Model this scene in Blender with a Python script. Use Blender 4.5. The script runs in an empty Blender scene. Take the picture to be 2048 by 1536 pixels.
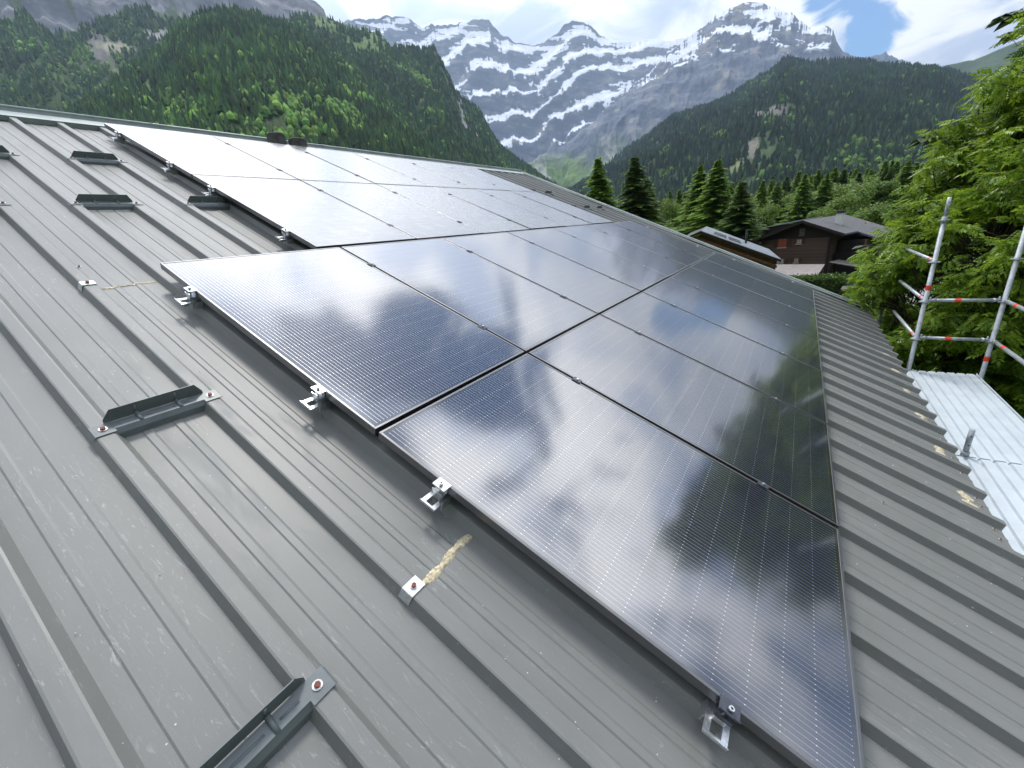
import bpy, bmesh, math, random
import numpy as np
from mathutils import Matrix, Vector
random.seed(7); rng = np.random.default_rng(11)
R = math.radians; PITCH = 24.4
SC = bpy.context.scene; COL = SC.collection
CAM = np.array([-0.892, -2.9255, -0.0618]); GZ = -8.0
SUN_EL, SUN_AZ = 64.0, -42.0            # azimuth from +X towards -Y

# ------------------------------------------------------------------ helpers
class MB:
    """collects faces, builds one mesh object"""
    def __init__(s): s.v = []; s.f = []; s.m = []; s.sm = []
    def add(s, vs, fs, mi=0, smooth=False):
        b = len(s.v); s.v += [tuple(p) for p in vs]
        for f in fs: s.f.append([b + i for i in f]); s.m.append(mi); s.sm.append(smooth)
    def box(s, x0, x1, y0, y1, z0, z1, mi=0):
        s.add([(x0,y0,z0),(x1,y0,z0),(x1,y1,z0),(x0,y1,z0),(x0,y0,z1),(x1,y0,z1),(x1,y1,z1),(x0,y1,z1)],
              [(0,3,2,1),(4,5,6,7),(0,1,5,4),(1,2,6,5),(2,3,7,6),(3,0,4,7)], mi)
    def prism(s, poly, a, b, axis='x', mi=0, cap=True):
        n = len(poly)
        def P(t, p): return {'x': (t, p[0], p[1]), 'y': (p[0], t, p[1]), 'z': (p[0], p[1], t)}[axis]
        s.add([P(a, p) for p in poly] + [P(b, p) for p in poly],
              [(i, (i+1) % n, n + (i+1) % n, n + i) for i in range(n)] + ([list(range(n))[::-1], list(range(n, 2*n))] if cap else []), mi)
    def sheet(s, line, a, b, th, axis='x', mi=0):
        """open polyline given thickness, extruded along axis"""
        L = [np.array(p, float) for p in line]; off = []
        for i, p in enumerate(L):
            d = L[min(i+1, len(L)-1)] - L[max(i-1, 0)]; d /= np.linalg.norm(d) + 1e-9
            off.append(p + np.array([-d[1], d[0]]) * th)
        s.prism([tuple(p) for p in L] + [tuple(p) for p in off[::-1]], a, b, axis, mi)
    def tube(s, a, b, r0, r1=None, n=10, cap=True, mi=0):
        r1 = r0 if r1 is None else r1
        a = np.array(a, float); b = np.array(b, float); d = b - a; d /= np.linalg.norm(d) + 1e-9
        h = np.array([0,0,1.]) if abs(d[2]) < .9 else np.array([1.,0,0]); x = np.cross(d, h); x /= np.linalg.norm(x); y = np.cross(d, x)
        vs = [a + r0*(math.cos(t)*x + math.sin(t)*y) for t in np.linspace(0, 2*math.pi, n, endpoint=False)] + \
             [b + r1*(math.cos(t)*x + math.sin(t)*y) for t in np.linspace(0, 2*math.pi, n, endpoint=False)]
        k = len(s.v); s.add(vs, [(i, (i+1) % n, n + (i+1) % n, n + i) for i in range(n)], mi, True)
        if cap: s.v += []; s.f += [[k + i for i in range(n)][::-1], [k + n + i for i in range(n)]]; s.m += [mi, mi]; s.sm += [False, False]
    def build(s, name, mats, parent=None, loc=None, rot=None):
        me = bpy.data.meshes.new(name); me.from_pydata(s.v, [], s.f)
        mats = mats if isinstance(mats, (list, tuple)) else [mats]
        for m in mats: me.materials.append(m)
        me.polygons.foreach_set('material_index', s.m); me.polygons.foreach_set('use_smooth', s.sm); me.update()
        o = bpy.data.objects.new(name, me); COL.objects.link(o)
        if parent: o.parent = parent
        if loc is not None: o.location = loc
        if rot is not None: o.rotation_euler = rot
        return o
def npmesh(name, V, F, mat, parent=None, color=None, smooth=False):
    """V (n,3), F (m,k) all faces k-gons"""
    V = np.asarray(V, np.float32); F = np.asarray(F, np.int32); k = F.shape[1]
    me = bpy.data.meshes.new(name); me.vertices.add(len(V)); me.vertices.foreach_set('co', V.ravel())
    me.loops.add(F.size); me.loops.foreach_set('vertex_index', F.ravel())
    me.polygons.add(len(F)); me.polygons.foreach_set('loop_start', np.arange(0, F.size, k, dtype=np.int32))
    me.polygons.foreach_set('loop_total', np.full(len(F), k, np.int32))
    me.polygons.foreach_set('use_smooth', np.full(len(F), smooth))
    me.update(calc_edges=True)
    if color is not None:
        a = me.color_attributes.new('tint', 'FLOAT_COLOR', 'POINT')
        c = np.ones((len(V), 4), np.float32); c[:, :3] = color; a.data.foreach_set('color', c.ravel())
    me.materials.append(mat); o = bpy.data.objects.new(name, me); COL.objects.link(o)
    if parent: o.parent = parent
    return o
def empty(name, loc=(0,0,0), rot=(0,0,0)):
    o = bpy.data.objects.new(name, None); o.empty_display_size = .1; COL.objects.link(o); o.location = loc; o.rotation_euler = rot; return o
def tag(o, label=None, cat=None, group=None, kind=None):
    for k, v in (('label', label), ('category', cat), ('group', group), ('kind', kind)):
        if v: o[k] = v
    return o
CP, SP = math.cos(R(PITCH)), math.sin(R(PITCH))
def RW(u, v, h=0.0):
    """roof coordinates (along ridge, down slope, above the module plane) -> world"""
    return Vector((u, -v*CP - h*SP, -v*SP + h*CP))
ROT = (R(PITCH), 0, 0)                   # local x = along ridge, local y = up the slope, local z = off the roof
def rthing(name, label, cat, u, v, h=0, group=None, rz=0):
    o = empty(name, RW(u, v, h)); o.rotation_euler = (Matrix.Rotation(R(PITCH), 4, 'X') @ Matrix.Rotation(rz, 4, 'Z')).to_euler()
    return tag(o, label, cat, group)
def copy_tree(o, parent=None):
    c = o.copy(); COL.objects.link(c)
    if parent: c.parent = parent
    for ch in list(o.children): copy_tree(ch, c)
    return c
def polar(az, D, z=0.0): return np.array([CAM[0] + D*math.cos(R(az)), CAM[1] - D*math.sin(R(az)), z])
ORD = ['first','second','third','fourth','fifth','sixth','seventh','eighth']

# ------------------------------------------------------------------ materials
class NT:
    def __init__(s, name):
        s.mat = bpy.data.materials.new(name); s.mat.use_nodes = True; s.t = s.mat.node_tree
        s.bsdf = s.t.nodes['Principled BSDF']; s.out = s.t.nodes['Material Output']
    def n(s, typ, **kw):
        nd = s.t.nodes.new(typ)
        for k, v in kw.items():
            if k.startswith('i_'): nd.inputs[k[2:].replace('_', ' ')].default_value = v
            else: setattr(nd, k, v)
        return nd
    def l(s, a, b): s.t.links.new(a, b)
    def m(s, op, a, b=None, c=None, clamp=False):
        nd = s.t.nodes.new('ShaderNodeMath'); nd.operation = op; nd.use_clamp = clamp
        for i, x in enumerate((a, b, c)):
            if x is None: continue
            if isinstance(x, (int, float)): nd.inputs[i].default_value = x
            else: s.l(x, nd.inputs[i])
        return nd.outputs[0]
    def mix(s, f, a, b):
        nd = s.t.nodes.new('ShaderNodeMix'); nd.data_type = 'RGBA'
        for i, x in ((0, f), (6, a), (7, b)):
            if isinstance(x, (int, float)): nd.inputs[i].default_value = x
            elif isinstance(x, tuple): nd.inputs[i].default_value = (*x, 1) if len(x) == 3 else x
            else: s.l(x, nd.inputs[i])
        return nd.outputs[2]
    def noise(s, scale, detail=4, rough=.55, vec=None, dist=0):
        nd = s.n('ShaderNodeTexNoise'); nd.inputs['Scale'].default_value = scale; nd.inputs['Detail'].default_value = detail
        nd.inputs['Roughness'].default_value = rough; nd.inputs['Distortion'].default_value = dist
        if vec: s.l(vec, nd.inputs['Vector'])
        return nd.outputs['Fac']
    def ramp(s, f, a, b, lo=0., hi=1.):
        nd = s.n('ShaderNodeMapRange'); nd.interpolation_type = 'SMOOTHSTEP'
        for i, x in enumerate((a, b, lo, hi)): nd.inputs[i+1].default_value = x
        s.l(f, nd.inputs[0]); return nd.outputs[0]
    def coord(s, kind='Object', scale=None):
        tc = s.n('ShaderNodeTexCoord').outputs[kind]
        if scale is None: return tc
        mp = s.n('ShaderNodeMapping'); mp.inputs['Scale'].default_value = scale; s.l(tc, mp.inputs[0]); return mp.outputs[0]
    def set(s, **kw):
        for k, v in kw.items():
            inp = s.bsdf.inputs[k.replace('_', ' ')]
            if isinstance(v, (int, float)): inp.default_value = v
            elif isinstance(v, tuple): inp.default_value = (*v, 1) if len(v) == 3 else v
            else: s.l(v, inp)
        return s
    def bump(s, h, strength=.3, dist=.01):
        b = s.n('ShaderNodeBump'); b.inputs['Strength'].default_value = strength; b.inputs['Distance'].default_value = dist
        s.l(h, b.inputs['Height']); s.l(b.outputs[0], s.bsdf.inputs['Normal'])
def flat(name, col, rough=.6, metal=0., var=.15, scale=30, bump=0., spec=.5):
    t = NT(name); f = t.noise(scale, 5, .6, t.coord())
    a = tuple(c*(1-var) for c in col); b = tuple(min(1, c*(1+var)) for c in col)
    t.set(Base_Color=t.mix(t.ramp(f, .3, .7), a, b), Roughness=rough, Metallic=metal, Specular_IOR_Level=spec)
    if bump: t.bump(f, bump, .005)
    return t.mat

def m_roof():
    t = NT('roof_paint'); co = t.coord(); st = t.coord(scale=(1, .25, 1)); st2 = t.coord(scale=(3, .5, 1))
    big = t.ramp(t.noise(.9, 4, .6, co), .3, .7); mid = t.ramp(t.noise(9, 6, .65, st, .6), .5, .68)
    smear = t.ramp(t.noise(26, 7, .7, st2, 1.6), .56, .70); where = t.ramp(t.noise(1.5, 3, .5, co), .45, .62)
    sm = t.m('MULTIPLY', smear, where)
    fine = t.noise(420, 3, .7, co)
    c = t.mix(big, (.146, .149, .139), (.172, .174, .163))
    c = t.mix(t.m('MULTIPLY', mid, .35), c, (.19, .197, .19))
    c = t.mix(t.m('MULTIPLY', sm, .6), c, (.36, .375, .365))
    # long faint scratches that run down the slope
    sc = t.coord(scale=(60, 1.2, 1)); scr = t.m('MULTIPLY', t.ramp(t.noise(1, 4, .6, sc), .66, .72), t.ramp(t.noise(3, 2, .5, co), .5, .65))
    c = t.mix(t.m('MULTIPLY', scr, .2), c, (.36, .37, .36))
    vo = t.n('ShaderNodeTexVoronoi'); vo.inputs['Scale'].default_value = 22; t.l(co, vo.inputs['Vector'])
    dot = t.ramp(vo.outputs['Distance'], .035, .05, 1., 0.); dot = t.m('MULTIPLY', dot, t.ramp(t.noise(2.2, 2, .5, co), .5, .6))
    c = t.mix(t.m('MULTIPLY', dot, .8), c, (.62, .62, .58))
    c = t.mix(t.ramp(fine, .35, .75, 0, .16), c, (.07, .075, .072))
    t.set(Base_Color=c, Roughness=t.m('ADD', t.m('MULTIPLY', mid, .10), .47), Specular_IOR_Level=.5)
    h = t.m('ADD', t.m('MULTIPLY', t.noise(3, 3, .5, t.coord(scale=(2, .4, 1))), 1.), t.m('MULTIPLY', fine, .03))
    t.bump(h, .22, .004); return t.mat
def m_cell(name, W, H, rows, cols, pitch, coat_r, wire_v, ior, base=(.005, .007, .017), dust_sheen=.012):
    """module face: cells, wires and gaps under glass. object x 0..W, y 0..-H"""
    t = NT(name); sx = t.n('ShaderNodeSeparateXYZ'); t.l(t.coord(), sx.inputs[0]); x = sx.outputs[0]; y = t.m('MULTIPLY', sx.outputs[1], -1.)
    mx, my = .022, .026
    def band(c, p, w, off=0.):               # 1 inside lines of half width w every p
        f = t.m('FRACT', t.m('ADD', t.m('DIVIDE', t.m('SUBTRACT', c, off), p), .5))
        return t.m('LESS_THAN', t.m('ABSOLUTE', t.m('SUBTRACT', f, .5)), w/p)
    inside = t.m('MULTIPLY', t.m('LESS_THAN', t.m('ABSOLUTE', t.m('SUBTRACT', x, W/2)), W/2 - mx),
                 t.m('LESS_THAN', t.m('ABSOLUTE', t.m('SUBTRACT', y, H/2)), H/2 - my))
    wire = band(x, pitch, .0007, mx + pitch/2)
    wire2 = band(x, pitch, .0012, mx + pitch/2)
    ph = (H/2 - my - .008)/(rows/2)          # half string, two halves either side of the centre gap
    yy = t.m('ABSOLUTE', t.m('SUBTRACT', y, H/2)); gapy = band(yy, ph, .0016, .008)
    pw = (W - 2*mx)/cols; gapx = band(x, pw, .0011, mx); centre = t.m('LESS_THAN', yy, .0085)
    cellid = t.n('ShaderNodeTexWhiteNoise'); cv = t.n('ShaderNodeCombineXYZ')
    t.l(t.m('FLOOR', t.m('DIVIDE', t.m('SUBTRACT', x, mx), pw)), cv.inputs[0]); t.l(t.m('FLOOR', t.m('DIVIDE', t.m('SUBTRACT', y, my), ph)), cv.inputs[1]); t.l(cv.outputs[0], cellid.inputs['Vector'])
    c = t.mix(t.m('MULTIPLY', cellid.outputs['Value'], .6), base, tuple(k*1.9 for k in base))
    c = t.mix(t.m('MULTIPLY', gapx, .8), c, (.05, .05, .06))
    c = t.mix(t.m('MULTIPLY', gapy, .5), c, (.002, .002, .003))
    c = t.mix(t.m('MULTIPLY', wire, .9), c, (wire_v, wire_v, wire_v*1.02))
    c = t.mix(t.m('MULTIPLY', t.m('MULTIPLY', gapy, wire2), 1.), c, (.75, .75, .75))
    c = t.mix(t.m('MULTIPLY', centre, .95), c, (.055, .055, .06))
    c = t.mix(inside, (.012, .012, .014), c)
    co = t.coord(); d = t.ramp(t.noise(7, 6, .7, co), .45, .8, dust_sheen*.4, dust_sheen*1.6)
    vo = t.n('ShaderNodeTexVoronoi'); vo.inputs['Scale'].default_value = 38; t.l(co, vo.inputs['Vector'])
    c = t.mix(t.m('MULTIPLY', t.ramp(vo.outputs['Distance'], .03, .05, 1., 0.), .55), c, (.5, .5, .48))
    c = t.mix(d, c, (.45, .45, .43))
    t.set(Base_Color=c, Roughness=.38, Metallic=t.m('MULTIPLY', t.m('MULTIPLY', wire, inside), .95), Specular_IOR_Level=.1, Coat_Weight=1., Coat_Roughness=coat_r, Coat_IOR=ior)
    b = t.n('ShaderNodeBump'); b.inputs['Strength'].default_value = .06; b.inputs['Distance'].default_value = .002
    t.l(t.noise(5, 3, .5, co), b.inputs['Height']); t.l(b.outputs[0], t.bsdf.inputs['Coat Normal'])
    return t.mat
def m_foliage(name, a, b, trans=.35, scale=1.2, attr=False, rough=.5):
    t = NT(name); co = t.coord(); f = t.ramp(t.noise(scale, 4, .6, co), .35, .65); c = t.mix(f, a, b)
    if attr:
        at = t.n('ShaderNodeAttribute'); at.attribute_name = 'tint'
        nd = t.n('ShaderNodeMix', data_type='RGBA', blend_type='MULTIPLY'); nd.inputs[0].default_value = 1
        t.l(at.outputs['Color'], nd.inputs[6]); t.l(c, nd.inputs[7]); c = nd.outputs[2]
    t.set(Base_Color=c, Roughness=rough, Specular_IOR_Level=.35)
    if trans:
        tr = t.n('ShaderNodeBsdfTranslucent'); hs = t.n('ShaderNodeHueSaturation'); hs.inputs['Value'].default_value = 1.25; hs.inputs['Hue'].default_value = .485
        t.l(c, hs.inputs['Color']); t.l(hs.outputs[0], tr.inputs[0])
        mx = t.n('ShaderNodeMixShader'); mx.inputs[0].default_value = trans; t.l(t.bsdf.outputs[0], mx.inputs[1]); t.l(tr.outputs[0], mx.inputs[2]); t.l(mx.outputs[0], t.out.inputs[0])
    return t.mat
def m_terrain(name, s1, s2, rough=.9, bump=1., bd=6., amp=.35):
    t = NT(name); co = t.coord(); at = t.n('ShaderNodeAttribute'); at.attribute_name = 'tint'
    f = t.ramp(t.noise(s1, 8, .65, co), .3, .7); g = t.noise(s2, 6, .65, co)
    k = t.m('ADD', 1 - amp/2, t.m('MULTIPLY', f, amp)); k = t.m('MULTIPLY', k, t.m('ADD', .8, t.m('MULTIPLY', g, .4)))
    nd = t.n('ShaderNodeVectorMath', operation='SCALE'); t.l(at.outputs['Color'], nd.inputs[0]); t.l(k, nd.inputs['Scale'])
    t.set(Base_Color=nd.outputs[0], Roughness=rough, Specular_IOR_Level=.2); t.bump(g, bump, bd); return t.mat
def m_wood(name, a, b, plank=.18, axis=2, rough=.8):
    t = NT(name); co = t.coord(); sx = t.n('ShaderNodeSeparateXYZ'); t.l(co, sx.inputs[0]); z = sx.outputs[axis]
    fr = t.m('FRACT', t.m('DIVIDE', z, plank)); seam = t.m('LESS_THAN', fr, .12)
    sc = (3, 3, 22) if axis == 2 else (22, 3, 3)
    f = t.ramp(t.noise(2, 7, .65, t.coord(scale=sc)), .3, .7); c = t.mix(f, a, b)
    wn = t.n('ShaderNodeTexWhiteNoise', noise_dimensions='1D'); t.l(t.m('FLOOR', t.m('DIVIDE', z, plank)), wn.inputs['W'])
    c = t.mix(t.m('MULTIPLY', wn.outputs['Value'], .5), c, tuple(k*.6 for k in a))
    c = t.mix(t.m('MULTIPLY', seam, .75), c, tuple(k*.25 for k in a)); t.set(Base_Color=c, Roughness=rough, Specular_IOR_Level=.25)
    t.bump(seam, -.4, .02); return t.mat
def m_shingle():
    t = NT('slate_shingle'); br = t.n('ShaderNodeTexBrick'); t.l(t.coord(), br.inputs['Vector']); br.inputs['Scale'].default_value = 3.2
    br.inputs['Color1'].default_value = (.055, .055, .058, 1); br.inputs['Color2'].default_value = (.115, .115, .12, 1); br.inputs['Mortar'].default_value = (.03, .03, .03, 1)
    br.inputs['Mortar Size'].default_value = .03; br.inputs['Brick Width'].default_value = .6
    t.set(Base_Color=br.outputs['Color'], Roughness=.75); t.bump(br.outputs['Fac'], -.5, .02); return t.mat

M = {}
M['roof'] = m_roof()
LW, LH, LG = 1.134, 1.758, .020
UW, UH, UG = 1.010, 1.775, .020
M['cell_low'] = m_cell('module_glass_lower', LW, LH, 18, 6, .0182, .095, .36, 2.35, dust_sheen=.006)
M['cell_up'] = m_cell('module_glass_upper', UW, UH, 20, 6, .0163, .20, .30, 1.85, base=(.014, .015, .018), dust_sheen=.17)  # upper array: large dust share paints a pale, even sheen into the colour
M['frame'] = flat('black_anodised', (.016, .016, .019), .30, 0, .1, 60, 0, 1.); fb_ = M['frame'].node_tree.nodes['Principled BSDF']; fb_.inputs['Coat Weight'].default_value = 1; fb_.inputs['Coat IOR'].default_value = 1.75; fb_.inputs['Coat Roughness'].default_value = .38
M['galv'] = flat('galvanised_steel', (.58, .60, .61), .34, .9, .18, 90, .1)
M['pole'] = flat('scaffold_steel', (.34, .37, .39), .5, .45, .18, 25, .1)
M['clamp'] = flat('clamp_aluminium', (.62, .63, .64), .30, .9, .08, 60)
M['dclamp'] = flat('dark_clamp', (.06, .065, .08), .35, .3, .1, 60)
M['deck'] = flat('deck_steel', (.44, .49, .52), .6, .1, .06, 5)
M['guard'] = flat('guard_paint', (.125, .142, .145), .42, .1, .12, 14)
M['rust'] = flat('rusty_screw', (.16, .05, .035), .7, .2, .4, 300)
M['wash'] = flat('screw_washer', (.55, .53, .50), .4, .7, .2, 200)
M['rubber'] = flat('black_rubber', (.02, .02, .02), .8)
M['foam'] = flat('foam_residue', (.46, .40, .27), .95, 0, .45, 90, .6)
M['chip'] = flat('chips', (.66, .62, .50), .9, 0, .3, 60)
M['tape'] = flat('red_tape', (.75, .045, .02), .5, 0, .1, 40)
M['ridge'] = flat('ridge_metal', (.27, .31, .30), .42, .1, .12, 5)
M['under'] = flat('eave_wood', (.20, .11, .05), .8, 0, .2, 12)
M['conc'] = flat('old_concrete', (.085, .08, .076), .95, 0, .35, 12, .4)
M['chalet'] = m_wood('chalet_logs', (.078, .050, .038), (.115, .077, .058), .17)
M['darkwood'] = m_wood('dark_wood', (.020, .014, .012), (.034, .024, .02), .16)
M['orange'] = m_wood('larch_wood', (.105, .05, .025), (.16, .08, .04), .2)
M['slate'] = m_shingle()
M['white'] = flat('white_plaster', (.62, .60, .56), .8, 0, .1, 6)
M['zinc'] = flat('zinc_roof', (.36, .38, .40), .45, .2, .12, 3); M['canopy'] = flat('canopy_sheet', (.21, .185, .175), .7, 0, .15, 2); M['shedroof'] = flat('shed_metal', (.40, .42, .45), .45, .2, .1, 3)
M['winframe'] = flat('window_frame', (.16, .07, .04), .6); M['sill'] = flat('pale_sill', (.6, .58, .54), .6)
M['curtain'] = flat('red_curtain', (.30, .06, .035), .9, 0, .2, 8)
M['lace'] = flat('lace_curtain', (.34, .33, .32), .9, 0, .3, 8)
M['shutter'] = m_wood('shutter_wood', (.055, .028, .02), (.08, .04, .028), .12, 0)
M['glass'] = flat('dark_glass', (.015, .018, .02), .08, 0, .1, 3, 0, .8)
M['skyl'] = flat('skylight_pane', (.16, .18, .19), .15, 0, .1, 3, 0, 1.); M['green'] = flat('green_sign', (.01, .20, .11), .6)
M['bark'] = flat('bark', (.055, .042, .032), .95, 0, .35, 14, .5)
M['asphalt'] = flat('village_road', (.20, .19, .185), .95, 0, .12, 1.5)
M['flag'] = flat('flag_red', (.62, .02, .02), .8)
M['leaf'] = m_foliage('maple_leaf', (.095, .185, .012), (.25, .38, .035), .42, 7., rough=.38)
M['leafd'] = m_foliage('broadleaf', (.070, .135, .014), (.145, .235, .030), .38, .6)
M['spruce'] = m_foliage('spruce_needle', (.075, .14, .026), (.15, .235, .05), .40, .9)
M['larch'] = m_foliage('larch_needle', (.16, .28, .04), (.25, .38, .07), .55, .7)
M['spruce_dark'] = m_foliage('dark_needles', (.022, .042, .015), (.048, .078, .024), .15, .9); M['hedge'] = m_foliage('hedge_leaf', (.035, .08, .012), (.08, .15, .02), .3, 2.)
M['forest'] = m_foliage('forest_tree', (.75, .75, .75), (1.15, 1.15, 1.15), 0, .02, attr=True, rough=.9)
M['hill'] = m_terrain('hillside', .03, .2, bd=1.5)
M['alp'] = m_terrain('alpine_rock', .006, .03, bump=1., bd=14., amp=.25)
t = NT('meadow'); co = t.coord(); t.set(Base_Color=t.mix(t.ramp(t.noise(.05, 8, .6, co), .35, .65), (.04, .075, .014), (.09, .14, .03)), Roughness=.95); M['meadow'] = t.mat

# ------------------------------------------------------------------ the house roof we stand on
RIB0, RP = -.676, .3345; RT, PN = -.100, -.138       # first rib foot, rib pitch, rib-top and pan heights
V_TOP, V_EAVE = -4.10, 4.60
def v_verge(u): return (9.62 - u)/.115                # roof end is not quite square to the eave
def roof_profile(u0, u1):
    pts = []; k = math.floor((u0 - RIB0)/RP)
    while True:
        b = RIB0 + k*RP
        if b > u1: break
        for du, h in ((0, PN), (.0145, RT+.001), (.020, RT+.003), (.058, RT+.003), (.064, RT+.001), (.086, PN), (.092, PN),
                      (.132, PN), (.137, PN+.0036), (.158, PN+.0036), (.166, PN), (.226, PN), (.231, PN+.0036), (.252, PN+.0036), (.260, PN)):
            u = b + du
            if u0 <= u <= u1: pts.append((u, h))
        k += 1
    return pts
house = tag(empty('house', RW(3, 0, 0)), 'house under the ribbed grey metal roof that carries both solar arrays', 'house')
def hpart(o): o.parent = house; o.matrix_parent_inverse = Matrix.Translation(-house.location); return o
prof = roof_profile(-4.2, 10.1); mb = MB(); NS = 40
rows_ = []
for (u, h) in prof:
    ve = min(V_EAVE, v_verge(u)) ; col = []
    for j in range(NS + 1):
        v = V_TOP + (ve - V_TOP)*j/NS
        col.append((u, -v, h + .0012*math.sin(v*2.1 + u*3.7) * (1 if h < RT - .01 else .3)))
    rows_.append(col)
n = NS + 1; vs = [p for c in rows_ for p in c]
fs = [(i*n + j, i*n + j + 1, (i+1)*n + j + 1, (i+1)*n + j) for i in range(len(rows_)-1) for j in range(NS)]
mb.add(vs, fs); roof = mb.build('roof_sheet', M['roof'], None, None, ROT); hpart(roof)
sol = roof.modifiers.new('thick', 'SOLIDIFY'); sol.thickness = .0012; sol.offset = -1
# ridge cap: flat flange, upstand, rolled top and the far flange
mb = MB(); vt = -V_TOP
cap = [(vt-.20, PN+.004), (vt-.20, RT+.014), (vt-.015, RT+.022), (vt-.005, RT+.045), (vt+.03, RT+.052), (vt+.06, RT+.03), (vt+.13, RT-.14)]
mb.sheet([(p[0], p[1]) for p in cap[::-1]], -4.2, 10.05, .0015)
o = mb.build('ridge_cap', M['ridge'], None, None, ROT); hpart(o)
mb = MB(); mb.tube((-4.2, vt+.012, RT+.052), (10.05, vt+.012, RT+.052), .016, n=12)
for x in (-2.2, -.9, 1.6, 3.9, 6.2, 8.5): mb.tube((x-.05, vt+.012, RT+.052), (x+.05, vt+.012, RT+.052), .0185, n=12)
hpart(mb.build('ridge_roll', M['ridge'], None, None, ROT))
# verge trim
a = RW(9.62-.115*V_TOP, V_TOP); b = RW(9.62-.115*V_EAVE, V_EAVE); mb = MB(); L = (b-a).length; sk = math.atan(.115)
mb.sheet([(-.16, RT+.008), (-.02, RT+.012), (.0, RT+.034), (.02, RT+.034), (.02, -.32)][::-1], 0, -L, .002, 'y')
mb.sheet([(-.10, RT+.03), (-.09, RT+.03)][::-1], -.1, -L+.05, .02, 'y')
o = mb.build('verge_trim', M['ridge'], None, a, None); o.rotation_euler = (Matrix.Rotation(R(PITCH), 4, 'X') @ Matrix.Rotation(-sk, 4, 'Z')).to_euler(); hpart(o)
# other slope, rafters and walls
mb = MB(); mb.box(-4.2, 10.0, 0, 6.5, -.02, 0); o = mb.build('rear_roof', M['roof'], None, RW(0, V_TOP-.03, RT), (R(-PITCH), 0, 0)); hpart(o)
mb = MB(); mb.box(-4.1, 9.0, -V_EAVE+.05, -V_TOP-.1, -.30, PN-.012); hpart(mb.build('roof_deck', M['under'], None, None, ROT))
mb = MB(); mb.box(-4, 8.7, -3.6, 9.0, GZ, -1.95); hpart(mb.build('wall', M['orange']))
# screws along the eave and through the sheet
scr = MB(); scr.tube((0,0,0), (0,0,.004), .009, n=10, mi=0); scr.tube((0,0,.004), (0,0,.009), .0055, n=6, mi=1)
scr0 = None
def screw(u, v, h, parent=None):
    global scr0
    if scr0 is None: scr0 = scr.build('screw', [M['wash'], M['rust']])
    o = scr0 if not scr0.get('used') else scr0.copy()
    if o is not scr0: COL.objects.link(o)
    scr0['used'] = 1
    if 'used' in o and o is not scr0: del o['used']
    o.location = RW(u, v, h); o.rotation_euler = ROT; return o
for k in range(4, 30):
    for du in (.11, .20, .30):
        if (k*3 + int(du*10)) % 4: hpart(screw(RIB0 + k*RP + du, V_EAVE - .05, PN+.001))
for (u, v) in ((-.27, -.26), (3.1, 4.2), (1.9, 3.9)): hpart(screw(u, v, RT+.004 if u < 0 else PN+.001))

# ------------------------------------------------------------------ solar modules
def make_module(W, H, cell, name='solar_panel'):
    root = empty(name); th = .035; lip = .011
    g = MB(); g.add([(lip-.001, -lip+.001, -.0016), (W-lip+.001, -lip+.001, -.0016), (W-lip+.001, -H+lip-.001, -.0016), (lip-.001, -H+lip-.001, -.0016)], [(0, 3, 2, 1)])
    g.add([(lip, -lip, -.006), (W-lip, -lip, -.006), (W-lip, -H+lip, -.006), (lip, -H+lip, -.006)], [(0, 1, 2, 3)], 1)
    g.build('glass_face', [cell, M['frame']], root)
    f = MB()
    for (x0, x1, y0, y1) in ((0, W, -lip, 0), (0, W, -H, -H+lip), (0, lip, -H+lip, -lip), (W-lip, W, -H+lip, -lip)): f.box(x0, x1, y0, y1, -th, 0)
    fr = f.build('frame', M['frame'], root)
    bv = fr.modifiers.new('edge', 'BEVEL'); bv.width = .0012; bv.segments = 2; bv.limit_method = 'ANGLE'
    return root
protoL = make_module(LW, LH, M['cell_low']); protoU = make_module(UW, UH, M['cell_up'])
first = True
for j in range(2):
    for i in range(7):
        o = protoL if (i, j) == (0, 0) else copy_tree(protoL)
        o.location = RW(i*(LW+LG), j*(LH+LG), random.uniform(-.0008, .0008)); o.rotation_euler = (R(PITCH + random.uniform(-.12, .12)), R(random.uniform(-.12, .12)), 0)
        tag(o, 'dark glossy solar panel, %s from left, %s row of the lower array' % (ORD[i], ('upper', 'bottom')[j]), 'solar panel', 'solar panels of the lower array')
U0 = .972; UV0 = -.035
for j in range(2):
    for i in range(6):
        o = protoU if (i, j) == (0, 0) else copy_tree(protoU)
        o.location = RW(U0 + i*(UW+UG), UV0 - 2*UH - UG + j*(UH+UG), random.uniform(-.0008, .0008)); o.rotation_euler = (R(PITCH + random.uniform(-.12, .12)), R(random.uniform(-.12, .12)), 0)
        tag(o, 'pale solar panel, %s from left, %s row of the ridge array' % (ORD[i], ('top', 'lower')[j]), 'solar panel', 'solar panels of the array by the ridge')

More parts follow.
